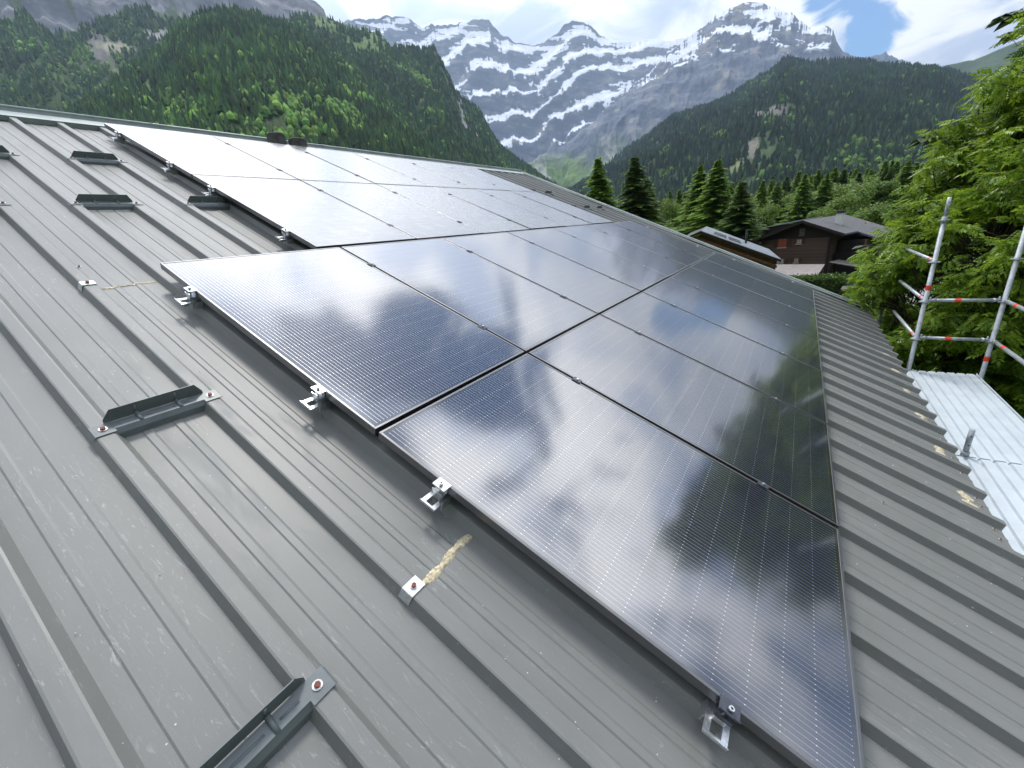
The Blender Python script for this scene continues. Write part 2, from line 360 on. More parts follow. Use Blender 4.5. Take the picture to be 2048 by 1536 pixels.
# ------------------------------------------------------------------ clamps
def end_clamp(dark=False):
    """local origin on the outer panel edge at module-top height, outside is -x"""
    r = empty('end_clamp'); cm = M['dclamp'] if dark else M['clamp']
    p = MB(); p.sheet([(.010, .0015), (-.032, .0015), (-.034, .012 if dark else -.002)], -.028, .028, .003, 'y'); 
    p.sheet([(-.004, 0), (-.004, -.034), (-.030, -.034), (-.030, -.020)], -.024, .024, .003, 'y')
    p.build('clamp_plate', cm, r)
    b = MB(); b.tube((-.017, 0, .004), (-.017, 0, .014), .0075, n=12); b.tube((-.017, 0, .014), (-.017, 0, .0141), .004, n=6, mi=1); b.tube((-.017, 0, -.05), (-.017, 0, .004), .004, n=8)
    b.build('bolt', [M['galv'], M['rubber']], r)
    s = MB()                                     # rib bracket with its square window
    for (x0, x1, y0, y1) in ((-.078, -.066, -.034, .034), (-.030, .02, -.034, .034), (-.066, -.030, -.034, -.016), (-.066, -.030, .016, .034)):
        s.box(x0, x1, y0, y1, -.062, -.0595)
    s.box(-.079, -.077, -.034, .034, -.0625, -.052); s.box(-.030, .02, -.034, -.031, -.098, -.0625); s.box(-.030, .02, .031, .034, -.098, -.0625)
    s.add([(-.066,-.016,-.062), (-.030,-.016,-.062), (-.034,-.010,-.085), (-.060,-.010,-.085)], [(0,1,2,3)]); s.add([(-.066,.016,-.062), (-.030,.016,-.062), (-.034,.010,-.085), (-.060,.010,-.085)], [(0,1,2,3)])
    s.box(-.030, .05, -.016, .016, -.0625, -.040)
    s.build('rib_bracket', M['galv'], r)
    return r
ec = end_clamp(); ecd = end_clamp(True); CV = (.36, 1.42, 2.13, 3.19)
pos_l = ('near the upper corner', 'above the row joint', 'just below the row joint', 'near the bottom of the picture')
for i, v in enumerate(CV):
    o = (ec if i == 0 else copy_tree(ec)) if i < 3 else ecd
    o.location = RW(-.001, v, 0); o.rotation_euler = ROT
    tag(o, '%s end clamp, left edge of the lower array, %s' % ('dark' if i == 3 else 'silver', pos_l[i]), 'panel clamp', 'end clamps on the left edges')
for i, v in enumerate((-3.24, -2.18, -1.46, -.39)):
    o = copy_tree(ec); o.location = RW(U0-.001, v, 0); o.rotation_euler = ROT
    tag(o, 'small silver end clamp, %s from the ridge, left edge of the ridge array' % ORD[i], 'panel clamp', 'end clamps on the left edges')
uR = 7*(LW+LG) - LG
for i, v in enumerate(CV):
    o = copy_tree(ec); o.location = RW(uR+.001, v, 0); o.rotation_euler = (Matrix.Rotation(R(PITCH), 4, 'X') @ Matrix.Rotation(math.pi, 4, 'Z')).to_euler()
    tag(o, 'tiny end clamp on the far edge of the lower array, %s from ridge side' % ORD[i], 'panel clamp', 'end clamps on the far edge')
mc = MB(); mc.box(-.019, .019, -.026, .026, .0015, .0045); mc.tube((0,0,.0045), (0,0,.012), .0065, n=12, mi=1); mc.box(-.008, .008, -.02, .02, -.045, .0015)
mid0 = None
def midclamp(u, v, label, grp):
    global mid0
    if mid0 is None: mid0 = mc.build('mid_clamp', [M['dclamp'], M['clamp']]); o = mid0
    else: o = mid0.copy(); COL.objects.link(o)
    o.location = RW(u, v, 0); o.rotation_euler = ROT; tag(o, label, 'panel clamp', grp)
for i in range(1, 7):
    for j, v in enumerate(CV):
        midclamp(i*(LW+LG) - LG/2, v, 'small mid clamp, %s down the %s seam of the lower array' % (ORD[j], ORD[i-1]), 'mid clamps of the lower array')
for i in range(1, 6):
    for j, v in enumerate((-3.24, -2.18, -1.46, -.39)):
        midclamp(U0 + i*(UW+UG) - UG/2, v, 'tiny mid clamp, %s down the %s seam of the ridge array' % (ORD[j], ORD[i-1]), 'mid clamps of the array by the ridge')

# ------------------------------------------------------------------ snow guards
def snow_guard():
    """spans two ribs: origin on the left rib top; plate + upstanding fin + two screws"""
    r = empty('snow_guard'); S = RP; g = MB()
    prof = [(-.030, -.034), (-.026, -.012), (-.014, .003), (.026, .003), (.030, .008), (.031, .058)]   # lower lip, flat, fin (y up-slope)
    # ends are flat tongues, the middle is pressed with the lower lip and the fin
    g.box(-.030, .028, -.030, .030, .0015, .0045)
    g.box(S-.028, S+.030, -.030, .030, .0015, .0045)
    g.add([(-.030,-.030,.0015), (-.030,.030,.0015), (-.038,.026,-.010), (-.038,-.026,-.010)], [(0,1,2,3)]); g.add([(S+.030,-.030,.0015), (S+.030,.030,.0015), (S+.038,.026,-.010), (S+.038,-.026,-.010)], [(0,1,2,3)])
    g.sheet(prof[:4], .028, S-.028, .0028, 'x')
    g.add([(.012,.030,.0035), (S-.012,.030,.0035), (S-.012,.033,.014), (S-.036,.034,.052), (.036,.034,.052), (.012,.033,.014)], [(0,1,2,3,4,5)])
    g.add([(.012,.0325,.0035), (S-.012,.0325,.0035), (S-.012,.0355,.014), (S-.036,.0365,.052), (.036,.0365,.052), (.012,.0355,.014)], [(5,4,3,2,1,0)])
    g.box(.036, S-.036, .0338, .0367, .0515, .0532)
    for x in (.105, S-.105):
        g.tube((x, .030, .012), (x, -.014, .0035), .007, n=8)
        g.tube((x, .0335, .006), (x, .0335, .045), .004, n=8)
    for a_, b_ in ((.125, S-.125), (.045, .09), (S-.09, S-.045)): g.tube((a_, .004, .0040), (b_, .004, .0040), .0042, n=8)
    g.build('guard_plate', M['guard'], r)
    for x in (0, S):
        s_ = MB(); s_.tube((x, 0, .0045), (x, 0, .0075), .0125, n=14, mi=0); s_.tube((x, 0, .0075), (x, 0, .0135), .0078, n=6, mi=1); s_.build('screw', [M['wash'], M['rust']], r)
    return r
sg = snow_guard(); RC = RIB0 + .043                   # rib-top centre
guards = [(0, 1.12, 'long grey snow guard across two ribs in the middle left, screw at each end'),
          (-1, 2.31, 'large snow guard at the bottom edge with one reddish screw in view'),
          (0, -1.30, 'snow guard at the left edge of the picture in the second row, mostly cut off'),
          (2, -1.31, 'dark snow guard in the second row, left of the one tucked under panels'),
          (4, -1.31, 'snow guard partly tucked under the left edge of the array by the ridge'),
          (1, -2.50, 'snow guard at the left edge of the picture in the row nearest the ridge'),
          (3, -2.50, 'dark snow guard in the row nearest the ridge, middle of the bare roof')]
for k, (ku, v) in enumerate(((24, -2.15), (26, -2.1), (24, -1.1), (26, -1.08), (28, -1.05))):
    guards.append((ku, v, 'tiny far snow guard beyond the array by the ridge, %s' % ('upper row, nearer', 'upper row, farther', 'lower row, nearest', 'lower row, middle', 'lower row, farthest')[k]))
for i, (k, v, lab) in enumerate(guards):
    o = sg if i == 0 else copy_tree(sg); o.location = RW(RC + k*RP, v, RT+.003); o.rotation_euler = ROT
    tag(o, lab, 'snow guard', 'snow guards on the metal roof')
def stub_guard(): 
    r = empty('guard_remnant'); g = MB(); g.box(-.026, .028, -.022, .022, .0015, .0045); g.sheet([(-.026, .003), (-.036, -.030)][::-1], -.022, .022, .002, 'y'); g.box(.024, .027, -.02, .022, -.006, .003)
    g.build('cut_plate', M['galv'], r); s_ = MB(); s_.tube((0, 0, .0045), (0, 0, .0075), .011, n=14); s_.tube((0, 0, .0075), (0, 0, .014), .0075, n=6, mi=1); s_.build('screw', [M['wash'], M['rust']], r); return r
st = stub_guard()
for i, (v, lab) in enumerate(((2.30, 'cut off bracket end with rusty screw beside the wide yellow foam strip'), (-.05, 'cut off bracket end with dark screw beside the faded foam line'))):
    o = st if i == 0 else copy_tree(st); o.location = RW(RC + RP - .004, v, RT+.003); o.rotation_euler = ROT
    tag(o, lab, 'bracket', 'remnants of removed snow guards')
# foam left where guards were cut away
def foam(u0, u1, v0, w, label, thick=.0035, gaps=0, eave=False):
    nu, nv = 70, 8; V = []; F = []
    for i in range(nu):
        u = u0 + (u1-u0)*i/(nu-1)
        k = math.floor((u - RIB0)/RP); d = u - RIB0 - k*RP; h = np.interp(d, [0,.02,.064,.086,.132,.137,.158,.166,.226,.231,.252,.260,RP], [PN,RT,RT,PN,PN,PN+.0036,PN+.0036,PN,PN,PN+.0036,PN+.0036,PN,PN])
        ww = w*(.65 + .5*abs(math.sin(u*37)) + .3*random.random()) * (0.25 if (gaps and math.sin(u*gaps) > .55) else 1)
        c_ = v0 + .006*math.sin(u*23)
        for j in range(nv):
            s_ = j/(nv-1)*2-1; V.append((u, -(c_ + s_*ww/2), h + .0012 + thick*(1-s_*s_)*(.4+.7*random.random()) - (.003 if abs(s_) == 1 else 0)))
    for i in range(nu-1):
        for j in range(nv-1): a_ = i*nv+j; F.append((a_, a_+1, a_+nv+1, a_+nv))
    m_ = MB(); m_.add(V, F, 0, True); o = m_.build('foam_residue', M['foam'], None, None, ROT); return tag(o, label, 'foam strip', 'foam strips left on the roof')
b3 = RIB0 + RP
foam(b3+.085, b3+RP-.002, 2.30, .026, 'wide yellow foam strip on the pan beside the rusty bracket end')
foam(b3+.09, b3+RP-.01, -.06, .016, 'thin faded foam line on the pan left of the upper corner of the lower array', .002, 29)
for q, k in enumerate((9, 11, 13, 15, 17, 19)):
    b_ = RIB0 + k*RP
    foam(b_+.12, b_+RP-.02, V_EAVE-.12, .075, 'yellow foam patch at the eave, %s from the near end' % ORD[q], .003, 60)

# ------------------------------------------------------------------ crumbs on the roof (uncountable)
V = []; F = []
for k in range(420):
    u = random.uniform(-1.3, 1.0) if k < 300 else random.uniform(1, 7.5); v = random.uniform(-1.5, 3.4) if k < 300 else random.uniform(3.65, 4.4)
    kk = math.floor((u - RIB0)/RP); d = u - RIB0 - kk*RP; h = np.interp(d, [0,.02,.064,.086,RP], [PN,RT,RT,PN,PN])+.005
    s_ = random.choice((.0012, .0016, .002, .0026)) * (1 if k < 300 else 1.8); a_ = random.uniform(0, 6.3)
    b = len(V)
    for (x, y, z) in ((1.4,0,0), (-.6,.9,0), (-.8,-.8,0), (0,0,.9)): V.append((u + s_*(x*math.cos(a_)-y*math.sin(a_)), -v + s_*(x*math.sin(a_)+y*math.cos(a_)), h + s_*z))
    F += [(b,b+1,b+3), (b+1,b+2,b+3), (b+2,b,b+3), (b,b+2,b+1)]
m_ = MB(); m_.add(V, F); tag(m_.build('debris', M['chip'], None, None, ROT), 'scattered pale crumbs and chips on the metal roof', 'debris', None, 'stuff')

# ------------------------------------------------------------------ chimneys beyond the ridge
for i, (az, lab) in enumerate(((-59.1, 'squat brown chimney cowl beyond the ridge, the left of the pair'), (-57.05, 'squat brown chimney cowl beyond the ridge, the right of the pair'))):
    D = 7.6; c = polar(az, D); top = D*math.tan(R(13.0)) + CAM[2] - .07*i
    if i == 0:
        ch = empty('chimney'); b_ = MB(); b_.tube((0,0,-2.2), (0,0,-.02), .15, .125, n=20, cap=False); b_.tube((0,0,-.02), (0,0,.0), .125, .105, n=20); b_.build('flue', M['conc'], ch)
        b_ = MB(); b_.tube((0,0,-.42), (0,0,-.36), .19, .16, n=20); b_.build('collar', M['ridge'], ch); o = ch
    else: o = copy_tree(ch)
    o.location = (c[0], c[1], top); tag(o, lab, 'chimney', 'pair of chimney cowls behind the ridge')

# ------------------------------------------------------------------ scaffold
sx, y1, y2 = 6.56, -4.38, -5.08
sca = tag(empty('scaffold', (sx, y1, GZ)), 'galvanised tube scaffold with red tape bands and ribbed deck beyond the eave', 'scaffold')
def sp(mbld, name, mats, parent=None):
    o = mbld.build(name, mats)
    if parent is None: o.parent = sca; o.matrix_parent_inverse = Matrix.Translation(-Vector((sx, y1, GZ)))
    else: o.parent = parent
    return o
ros = MB()
for k in range(1):
    n_ = 28; ring = []
    for q in range(n_):
        a_ = 2*math.pi*q/n_; rr = .062 if q % 7 < 4 else .052; ring.append((rr*math.cos(a_), rr*math.sin(a_)))
    ros.prism(ring, -.004, .004, 'z')
ros.tube((0,0,-.018), (0,0,.018), .030, n=14)
ros0 = None
def pole(x, y, z0, z1, rz, tapes=()):
    global ros0
    p_ = MB(); p_.tube((x,y,z0), (x,y,z1-.24), .0242, n=18); p_.tube((x,y,z1-.26), (x,y,z1-.22), .029, n=18); p_.tube((x,y,z1-.22), (x,y,z1), .0205, n=18)
    for zz in (z1-.06, z1-.15): p_.tube((x-.0212, y, zz), (x-.0195, y, zz), .006, n=8, mi=1)
    P_ = sp(p_, 'standard', [M['pole'], M['rubber']])
    for z in rz:
        if ros0 is None: ros0 = ros.build('rosette', M['pole']); o = ros0
        else: o = ros0.copy(); COL.objects.link(o)
        o.parent = P_; o.location = (x, y, z)
    for z in tapes:
        q_ = MB(); q_.tube((x,y,z-.032), (x,y,z+.032), .0252, n=18, cap=False); q_.build('tape_band', M['tape'], P_)
def rail(a_, b_, tape=None, hooks=(1, 1)):
    a_, b_ = np.array(a_, float), np.array(b_, float); d = (b_-a_)/np.linalg.norm(b_-a_); p_ = MB()
    p_.tube(a_ + d*.06*hooks[0], b_ - d*.06*hooks[1], .0215, n=16)
    for e, s_, hk in ((a_, 1, hooks[0]), (b_, -1, hooks[1])):
        if hk: p_.tube(e + d*s_*.025, e + d*s_*.10, .012, .027, n=10); p_.tube(e + d*s_*.045 + np.array([0,0,-.035]), e + d*s_*.045 + np.array([0,0,.045]), .009, n=6)
    P_ = sp(p_, 'guard_rail', M['pole'])
    if tape:
        c = a_ + (b_-a_)*tape; q_ = MB(); q_.tube(c - d*.03, c + d*.03, .0225, n=16, cap=False); q_.build('tape_band', M['tape'], P_)
RZ = (-.40, -.90, -1.40, -1.90)
pole(sx, y1, GZ, -.14, RZ, (-1.22,)); pole(sx, y2, GZ, .02, RZ, (-2.13,))
pole(3.99, y1, GZ, -2.07, (), ()); pole(sx+2.57, y1+.05, GZ, -1.83, (-2.2,), ()); pole(3.99, y2, GZ, .02, RZ, (-2.1,))
for z in (-1.385, -1.885): rail((sx, y1, z), (sx, y2, z), .43)
for z in (-.885, -1.385, -1.885): rail((sx, y1, z), (sx+1.8, y1, z), .13, (1, 0))
for z in (-1.385, -1.885): rail((3.99, y2, z), (sx, y2, z), .85)
rail((sx, y1, -2.38), (sx, y2, -2.38)); rail((3.99, y1, -2.42), (3.99, y2, -2.42))
for q in range(2):
    x0, x1 = (4.00, sx-.02) if q == 0 else (1.44, 3.98); w0, w1 = y2+.06, y1+.18; d_ = MB(); pr = []
    N_ = 9
    for k in range(N_):
        a_ = w0 + (w1-w0)*k/N_; s_ = (w1-w0)/N_
        pr += [(a_, -2.358), (a_+s_*.10, -2.358), (a_+s_*.2, -2.340), (a_+s_*.9, -2.340), (a_+s_*1., -2.358)]
    pr = [(w0-.012, -2.40), (w0-.012, -2.336), (w0-.001, -2.336)] + pr + [(w1+.001, -2.336), (w1+.012, -2.336), (w1+.012, -2.40)]
    d_.prism(pr + [(w1, -2.41), (w0, -2.41)], x0, x1, 'x'); sp(d_, 'deck_plank', M['deck'])

# ------------------------------------------------------------------ numpy noise
def _h(ix, iy, s): 
    n = (ix*374761393 + iy*668265263 + s*1442695041) & 0xffffffff; n = ((n ^ (n >> 13))*1274126177) & 0xffffffff; return ((n ^ (n >> 16)) & 0xffff)/65535.
def vnoise(x, y, s=0):
    ix = np.floor(x).astype(np.int64); iy = np.floor(y).astype(np.int64); fx = x-ix; fy = y-iy; fx = fx*fx*(3-2*fx); fy = fy*fy*(3-2*fy)
    return (_h(ix,iy,s)*(1-fx) + _h(ix+1,iy,s)*fx)*(1-fy) + (_h(ix,iy+1,s)*(1-fx) + _h(ix+1,iy+1,s)*fx)*fy
def fbm(x, y, o=5, s=0, g=.5, ridge=False):
    t_ = 0; a_ = 1; w = 0
    for k in range(o):
        n_ = vnoise(x*2**k + 17.3*k, y*2**k - 9.1*k, s+k)
        if ridge: n_ = 1 - abs(2*n_-1)
        t_ = t_ + a_*n_; w += a_; a_ *= g
    return t_/w
def sst(a_, b_, x): t_ = np.clip((x-a_)/(b_-a_), 0, 1); return t_*t_*(3-2*t_)

# ------------------------------------------------------------------ hills and mountains: real terrain with crest lines at true bearing and height (rear hill added)
def terrain(name, crest, rb, rr, zb, mat, colf, nA, nT, noise_amp, shape=1.0, terr=None, rough=.25, azpad=0, seed=0, back=.35, gully=None, rt=1.0):
    az0, az1 = crest[0][0], crest[-1][0]; az = np.linspace(az0, az1, nA)
    el = np.interp(az, [c[0] for c in crest], [c[1] for c in crest])
    RR = rr(az) if callable(rr) else np.full(nA, float(rr)); RB = rb(az) if callable(rb) else np.full(nA, float(rb))
    nb = max(4, int(nT*.12)); t_ = np.concatenate([np.linspace(0, 1, nT), 1 + np.linspace(0, 1, nb+1)[1:]*back])
    A, T = np.meshgrid(az, t_, indexing='ij'); rad = RB[:,None] + (RR-RB)[:,None]*T**rt; zr = np.tan(np.radians(el))*RR + CAM[2] - zb
    X = CAM[0] + rad*np.cos(np.radians(A)); Y = CAM[1] - rad*np.sin(np.radians(A)); Tc = np.minimum(T, 1)
    g = Tc**shape
    arc = np.radians(A)*RR.mean()
    if terr:
        N_, amt, dip = terr; ph = N_*Tc + dip*np.radians(A)*10 + .9*fbm(arc/900, T*3, 4, seed+5)
        fr = ph - np.floor(ph); st_ = np.floor(ph) + sst(.35, .95, fr); g = g + amt*(.4 + 1.3*fbm(arc/600, T*4, 3, seed+8))*(st_ - ph)/N_*np.sin(np.pi*np.clip(Tc, 0, 1))**.5
    Z = zb + zr[:,None]*g
    win = np.sin(np.pi*np.clip(Tc, 0, 1))**.6*(T < 1) + 0
    Z = Z + noise_amp*(fbm(X/ (noise_amp*5), Y/(noise_amp*5), 6, seed) - .5)*2*win
    if gully: Z = Z + gully[0]*(fbm(arc/gully[1], T*gully[2], 5, seed+9, .55, True) - .6)*win
    crestn = rough*noise_amp*(fbm(arc/(noise_amp*.6), T*0, 5, seed+3, .6) - .5)
    Z = Z + crestn*np.exp(-((T-1)*12)**2)
    Z = np.where(T > 1, Z - zr[:,None]*((T-1)/back)*.8, Z)
    zz = dict(X=X, Y=Y, Z=Z, A=A, T=T, el=np.degrees(np.arctan2(Z-CAM[2], rad)), arc=arc)
    gx = np.gradient(Z, axis=0)/np.maximum(1e-3, np.hypot(np.gradient(X, axis=0), np.gradient(Y, axis=0))); gy = np.gradient(Z, axis=1)/np.maximum(1e-3, np.hypot(np.gradient(X, axis=1), np.gradient(Y, axis=1)))
    zz['slope'] = np.hypot(gx, gy); zz['gx'] = gx
    col = colf(zz); nt = len(t_); V = np.stack([X, Y, Z], -1).reshape(-1, 3)
    i, j = np.meshgrid(np.arange(nA-1), np.arange(nt-1), indexing='ij'); a_ = (i*nt + j).ravel(); F = np.stack([a_, a_+1, a_+nt+1, a_+nt], 1)[:, ::-1]
    o = npmesh(name, V, F, mat, None, np.clip(col.reshape(-1, 3), 0, 1), smooth=True); tag(o, kind='structure'); return o, zz
def mixc(f, a_, b_): f = f[..., None]; a_ = np.asarray(a_, float); b_ = np.asarray(b_, float); return a_*(1-f) + b_*f
def blob(z, az, el, ra, re, seed=0, ragged=.95):
    """patch of different cover round a bearing/height with a ragged edge"""
    d = np.hypot((z['A']-az)/ra, (z['el']-el)/re); n_ = fbm(z['A']*2.6+seed, z['el']*2.6, 5, seed, .65) - .5; return sst(1.2, .8, d + ragged*n_*2)
GRASS, ROCK, SNOW = (.11, .17, .035), (.21, .205, .20), (.70, .725, .78)

crestA1 = [(-80, 8), (-75.06, 13.93), (-72.81, 15.58), (-70.29, 17.26), (-68.06, 18.71), (-66.28, 20.0), (-64.8, 21.2), (-62.71, 22.15), (-60.38, 22.6), (-58.2, 22.45), (-56.49, 21.95), (-54.74, 21.3), (-52.78, 20.55), (-49.59, 19.1), (-46.74, 16.6), (-43.53, 13.0), (-40.5, 9.5), (-37, 6), (-33, 3)]
crestA2 = [(-58, 21.5), (-55.9, 22.3), (-53.79, 22.85), (-51.32, 22.8), (-48.93, 22.05), (-46.31, 21.6), (-44.98, 20.5), (-42.45, 20.15), (-40.14, 20.1), (-39.3, 18.4), (-38.44, 16.2), (-36.87, 14.8), (-35.91, 14.3), (-34.57, 11.6), (-33.29, 9.9), (-30.74, 7.9), (-28.32, 6.1), (-24.94, 4.1), (-21.9, 2.4), (-17, .5)]
crestA3 = [(-100, 17), (-84.66, 18.5), (-79.96, 19.2), (-77.12, 19.95), (-75.48, 20.6), (-74.95, 19.8), (-74.24, 19.4), (-72.1, 20.2), (-70.51, 21.0), (-68.12, 22.0), (-66.97, 22.2), (-65.68, 21.8), (-64.66, 21.5), (-62.51, 20.8), (-59.67, 18.8), (-55, 16)]
crestA4 = [(-105, 22), (-83.09, 24.5), (-75.74, 26.5), (-66.07, 26.5), (-57.9, 25.4), (-53.39, 24.4), (-51.96, 23.91), (-51.3, 23.28), (-51.2, 22.55), (-49.18, 21.45), (-46, 19.5)]
crestB1 = [(-58, 21), (-54.29, 21.34), (-49.45, 22.4), (-48.43, 22.75), (-47.21, 22.56), (-45.21, 22.89), (-43.65, 22.86), (-42.59, 22.68), (-41.21, 21.9), (-40.62, 22.03), (-40.09, 22.2), (-39.79, 21.99), (-38.34, 21.92), (-37.13, 22.04), (-35.42, 22.12), (-33.68, 21.98), (-32.98, 21.24), (-32.2, 20.6), (-31.16, 20.17), (-29.95, 19.67), (-28.72, 19.41), (-27.49, 19.68), (-25.92, 20.34), (-25.33, 20.78), (-24.38, 20.92), (-23.4, 20.66), (-22.33, 20.03), (-21.43, 19.32), (-20.14, 18.83), (-17.96, 18.17), (-16.18, 18.05), (-13.57, 17.51), (-11.11, 17.39), (-6.4, 15.93)]
crestB2 = [(-34, 6.5), (-30.94, 8.18), (-25.89, 9.76), (-21.64, 12.23), (-16.61, 15.14), (-14.04, 16.58), (-12.47, 17.4), (-11.51, 17.67), (-10.73, 18.16), (-9.46, 18.77), (-8.25, 18.92), (-6.88, 18.84), (-5.25, 18.34), (-4.03, 17.73), (-2.97, 17.06), (-2.2, 16.31), (-1.45, 15.68), (-0.66, 15.57), (0.49, 14.89), (0.88, 13.98), (1.36, 13.23), (2.18, 12.64), (3.38, 12.05), (4.54, 10.48), (7, 8.5)]
crestB3 = [(0, 10.5), (2.15, 12.05), (3.38, 12.05), (3.97, 12.07), (4.68, 12.12), (5.35, 11.58), (6.23, 11.01), (7.59, 10.02), (10, 8.5)]
crestC = [(-33, 1.0), (-27.49, 3.7), (-23.66, 5.2), (-19.93, 7.7), (-17.96, 8.7), (-16.07, 9.4), (-13.36, 10.85), (-9.99, 11.0), (-7.86, 11.6), (-6.78, 12.15), (-5.73, 12.65), (-4.43, 12.85), (-3.86, 13.15), (-3.32, 13.6), (-2.46, 13.35), (-1.07, 12.85), (0.35, 12.5), (1.7, 12.25), (3.66, 11.5), (5.53, 10.8), (7.29, 10.15), (9.0, 9.55), (10.15, 8.8), (12.12, 7.5), (13.89, 6.5), (20, 6), (40, 9), (70, 10)]
crestD = [(4, 8), (7.95, 9.74), (8.85, 10.02), (10.48, 9.88), (11.82, 10.17), (13.09, 10.39), (16.61, 10.34), (25, 9.5), (45, 11), (75, 10)]

def colA(z):
    n_ = fbm(z['arc']/60, z['T']*14, 4, 3); c = mixc(sst(.35, .7, n_), (.030, .055, .016), (.055, .095, .024))
    for b_ in CLEAR_A: c = mixc(blob(z, *b_[:4], seed=b_[5]), c, b_[4])
    return c
MEAD, SCREE, PALE = (.085, .135, .030), (.15, .14, .125), (.19, .19, .185)
CLEAR_A = [(-47.3, 20.6, 2.6, .75, MEAD, 2), (-51.2, 22.3, 2.4, .8, (.085,.125,.035), 3), (-55.3, 18.6, .5, .55, MEAD, 4), (-53.2, 15.4, 1.0, .5, PALE, 5), (-58.5, 17.2, .9, .3, PALE, 15), (-37.9, 13.8, .35, 1.6, PALE, 6), (-36.5, 12.0, .3, .8, PALE, 7),
           (-68.9, 15.6, .5, 1.5, MEAD, 9), (-67.5, 14.6, 1.8, .25, MEAD, 10)]
CLEAR_A3 = [(-71.6, 18.9, 1.1, 1.0, SCREE, 11), (-70.6, 19.2, 1.5, .35, (.24,.23,.17), 12), (-71.2, 17.2, .35, 1.2, (.13,.15,.08), 13), (-66.4, 20.3, 1.4, .5, (.22,.22,.20), 14), (-65.0, 20.6, .7, .9, MEAD, 16), (-75.2, 16.4, .35, .8, MEAD, 17)]
def colA3(z):
    c = mixc(sst(.35, .7, fbm(z['arc']/60, z['T']*14, 4, 23)), (.030, .055, .018), (.055, .095, .026))
    for b_ in CLEAR_A3: c = mixc(blob(z, *b_[:4], seed=b_[5]), c, b_[4])
    return c
def colCliff(z):
    s_ = fbm(z['arc']/90 + z['T']*5, z['T']*30, 5, 31, .6); c = mixc(sst(.3, .7, s_), (.16, .16, .175), (.34, .33, .33))
    c = mixc(sst(.62, .72, fbm(z['arc']/40, z['T']*8, 4, 33))*sst(23.6, 22.0, z['el'])*.9, c, (.10, .14, .05))
    return mixc(sst(-53.2, -50.8, z['A'])*sst(23.3, 22.6, z['el']), c, (.14, .16, .06))
def colB(snowline, amount, grassline, sd):
    def f(z):
        n_ = fbm(z['X']/420, z['Y']/420, 6, sd); n2 = fbm(z['arc']/120, z['Z']/50, 5, sd+4)
        strata = fbm(z['arc']/900 + 3, (z['Z'] + .25*z['arc'])/38, 4, sd+7, .6)
        c = mixc(sst(.2, .8, strata*.6 + n2*.4), (.07, .088, .125), (.155, .17, .205)); c = mixc(sst(.6, .8, n2)*.6, c, (.30, .27, .24))
        flatness = sst(1.25, .35, z['slope']*.75 + (n2-.5)*.9 + (strata-.5)*.9)
        alt = sst(snowline[0], snowline[1], z['Z'] + (n_-.5)*500)
        sn = sst(.36, .55, flatness*alt*amount + (n_-.5)*.5*alt + (strata-.5)*.35*alt)
        gr = sst(grassline[1], grassline[0], z['Z'] + (n_-.5)*260 + z['slope']*60)
        c = mixc(gr, c, mixc(sst(.4, .6, n2), (.10, .17, .04), (.15, .22, .055)))
        gul = sst(.71, .75, fbm(z['arc']/130 + z['T']*3, z['T']*1.5, 4, sd+11, .5, True))*sst(grassline[1]*1.2, grassline[0]*.3, z['Z'])
        c = mixc(gul*.9, c, (.36, .35, .33)); return mixc(sn, c, SNOW)
    return f
A1, zA1 = terrain('forest_hill', crestA1, 420, 1350, GZ-6, M['hill'], colA, 420, 200, 22, .95, seed=1, gully=(45, 130, 1.3))
A2, zA2 = terrain('valley_hill', crestA2, 800, 1900, GZ-6, M['hill'], colA, 420, 200, 28, .95, seed=2, gully=(60, 180, 1.2))
A3, zA3 = terrain('wooded_hill', crestA3, 1150, 2250, GZ-6, M['hill'], colA3, 320, 150, 30, .95, seed=3, gully=(60, 180, 1.2))
terrain('cliff_mountain', crestA4, 2300, 3000, GZ-6, M['alp'], colCliff, 420, 220, 60, .9, (9, .6, .05), seed=4, gully=(90, 90, 1.5))
terrain('snowy_mountain', crestB1, 4400, 7000, GZ-6, M['alp'], colB((600, 1100), 2.0, (480, 760), 41), 900, 480, 150, 1.05, (7.5, .50, -.8), .4, seed=5, gully=(240, 520, 1.6))
terrain('rocky_peak', crestB2, 2900, lambda a_: np.interp(a_, [-34, -18, -8, 7], [3700, 4700, 5000, 4700]), GZ-6, M['alp'], colB((850, 1500), .92, (430, 800), 51), 820, 440, 130, 1.1, (8, .42, .9), .5, seed=6, gully=(330, 420, 2.0))
terrain('distant_peak', crestB3, 6500, 7600, GZ-6, M['alp'], colB((700, 1000), 1.3, (10, 20), 61), 160, 80, 60, 1., None, .8, seed=7, gully=(80, 120, 1.))
CLEAR_C = [(-4.0, 9.4, 2.0, .55, (.15,.135,.12), 71), (-5.2, 6.3, .6, 1.1, (.145,.135,.11), 72), (-6.9, 4.9, .8, .7, (.15,.17,.07), 73), (-9.2, 7.3, .7, .3, (.2,.19,.16), 74), (-21, 7.0, .8, .5, (.12,.16,.07), 75)]
def colC(z):
    c = mixc(sst(.35, .7, fbm(z['arc']/60, z['T']*14, 4, 77)), (.022, .040, .016), (.04, .07, .022))
    for b_ in CLEAR_C: c = mixc(blob(z, *b_[:4], seed=b_[5]), c, b_[4])
    return c
Ct, zC = terrain('opposite_hill', crestC, 850, 2500, GZ-6, M['hill'], colC, 620, 200, 30, .95, seed=8, gully=(90, 260, 1.2))
Dt, zD = terrain('far_ridge', crestD, 3000, 3900, GZ-6, M['hill'], lambda z: mixc(sst(.3, .7, fbm(z['arc']/200, z['T']*6, 4, 5)), (.035, .06, .03), (.06, .09, .045)), 220, 90, 50, 1., seed=9)
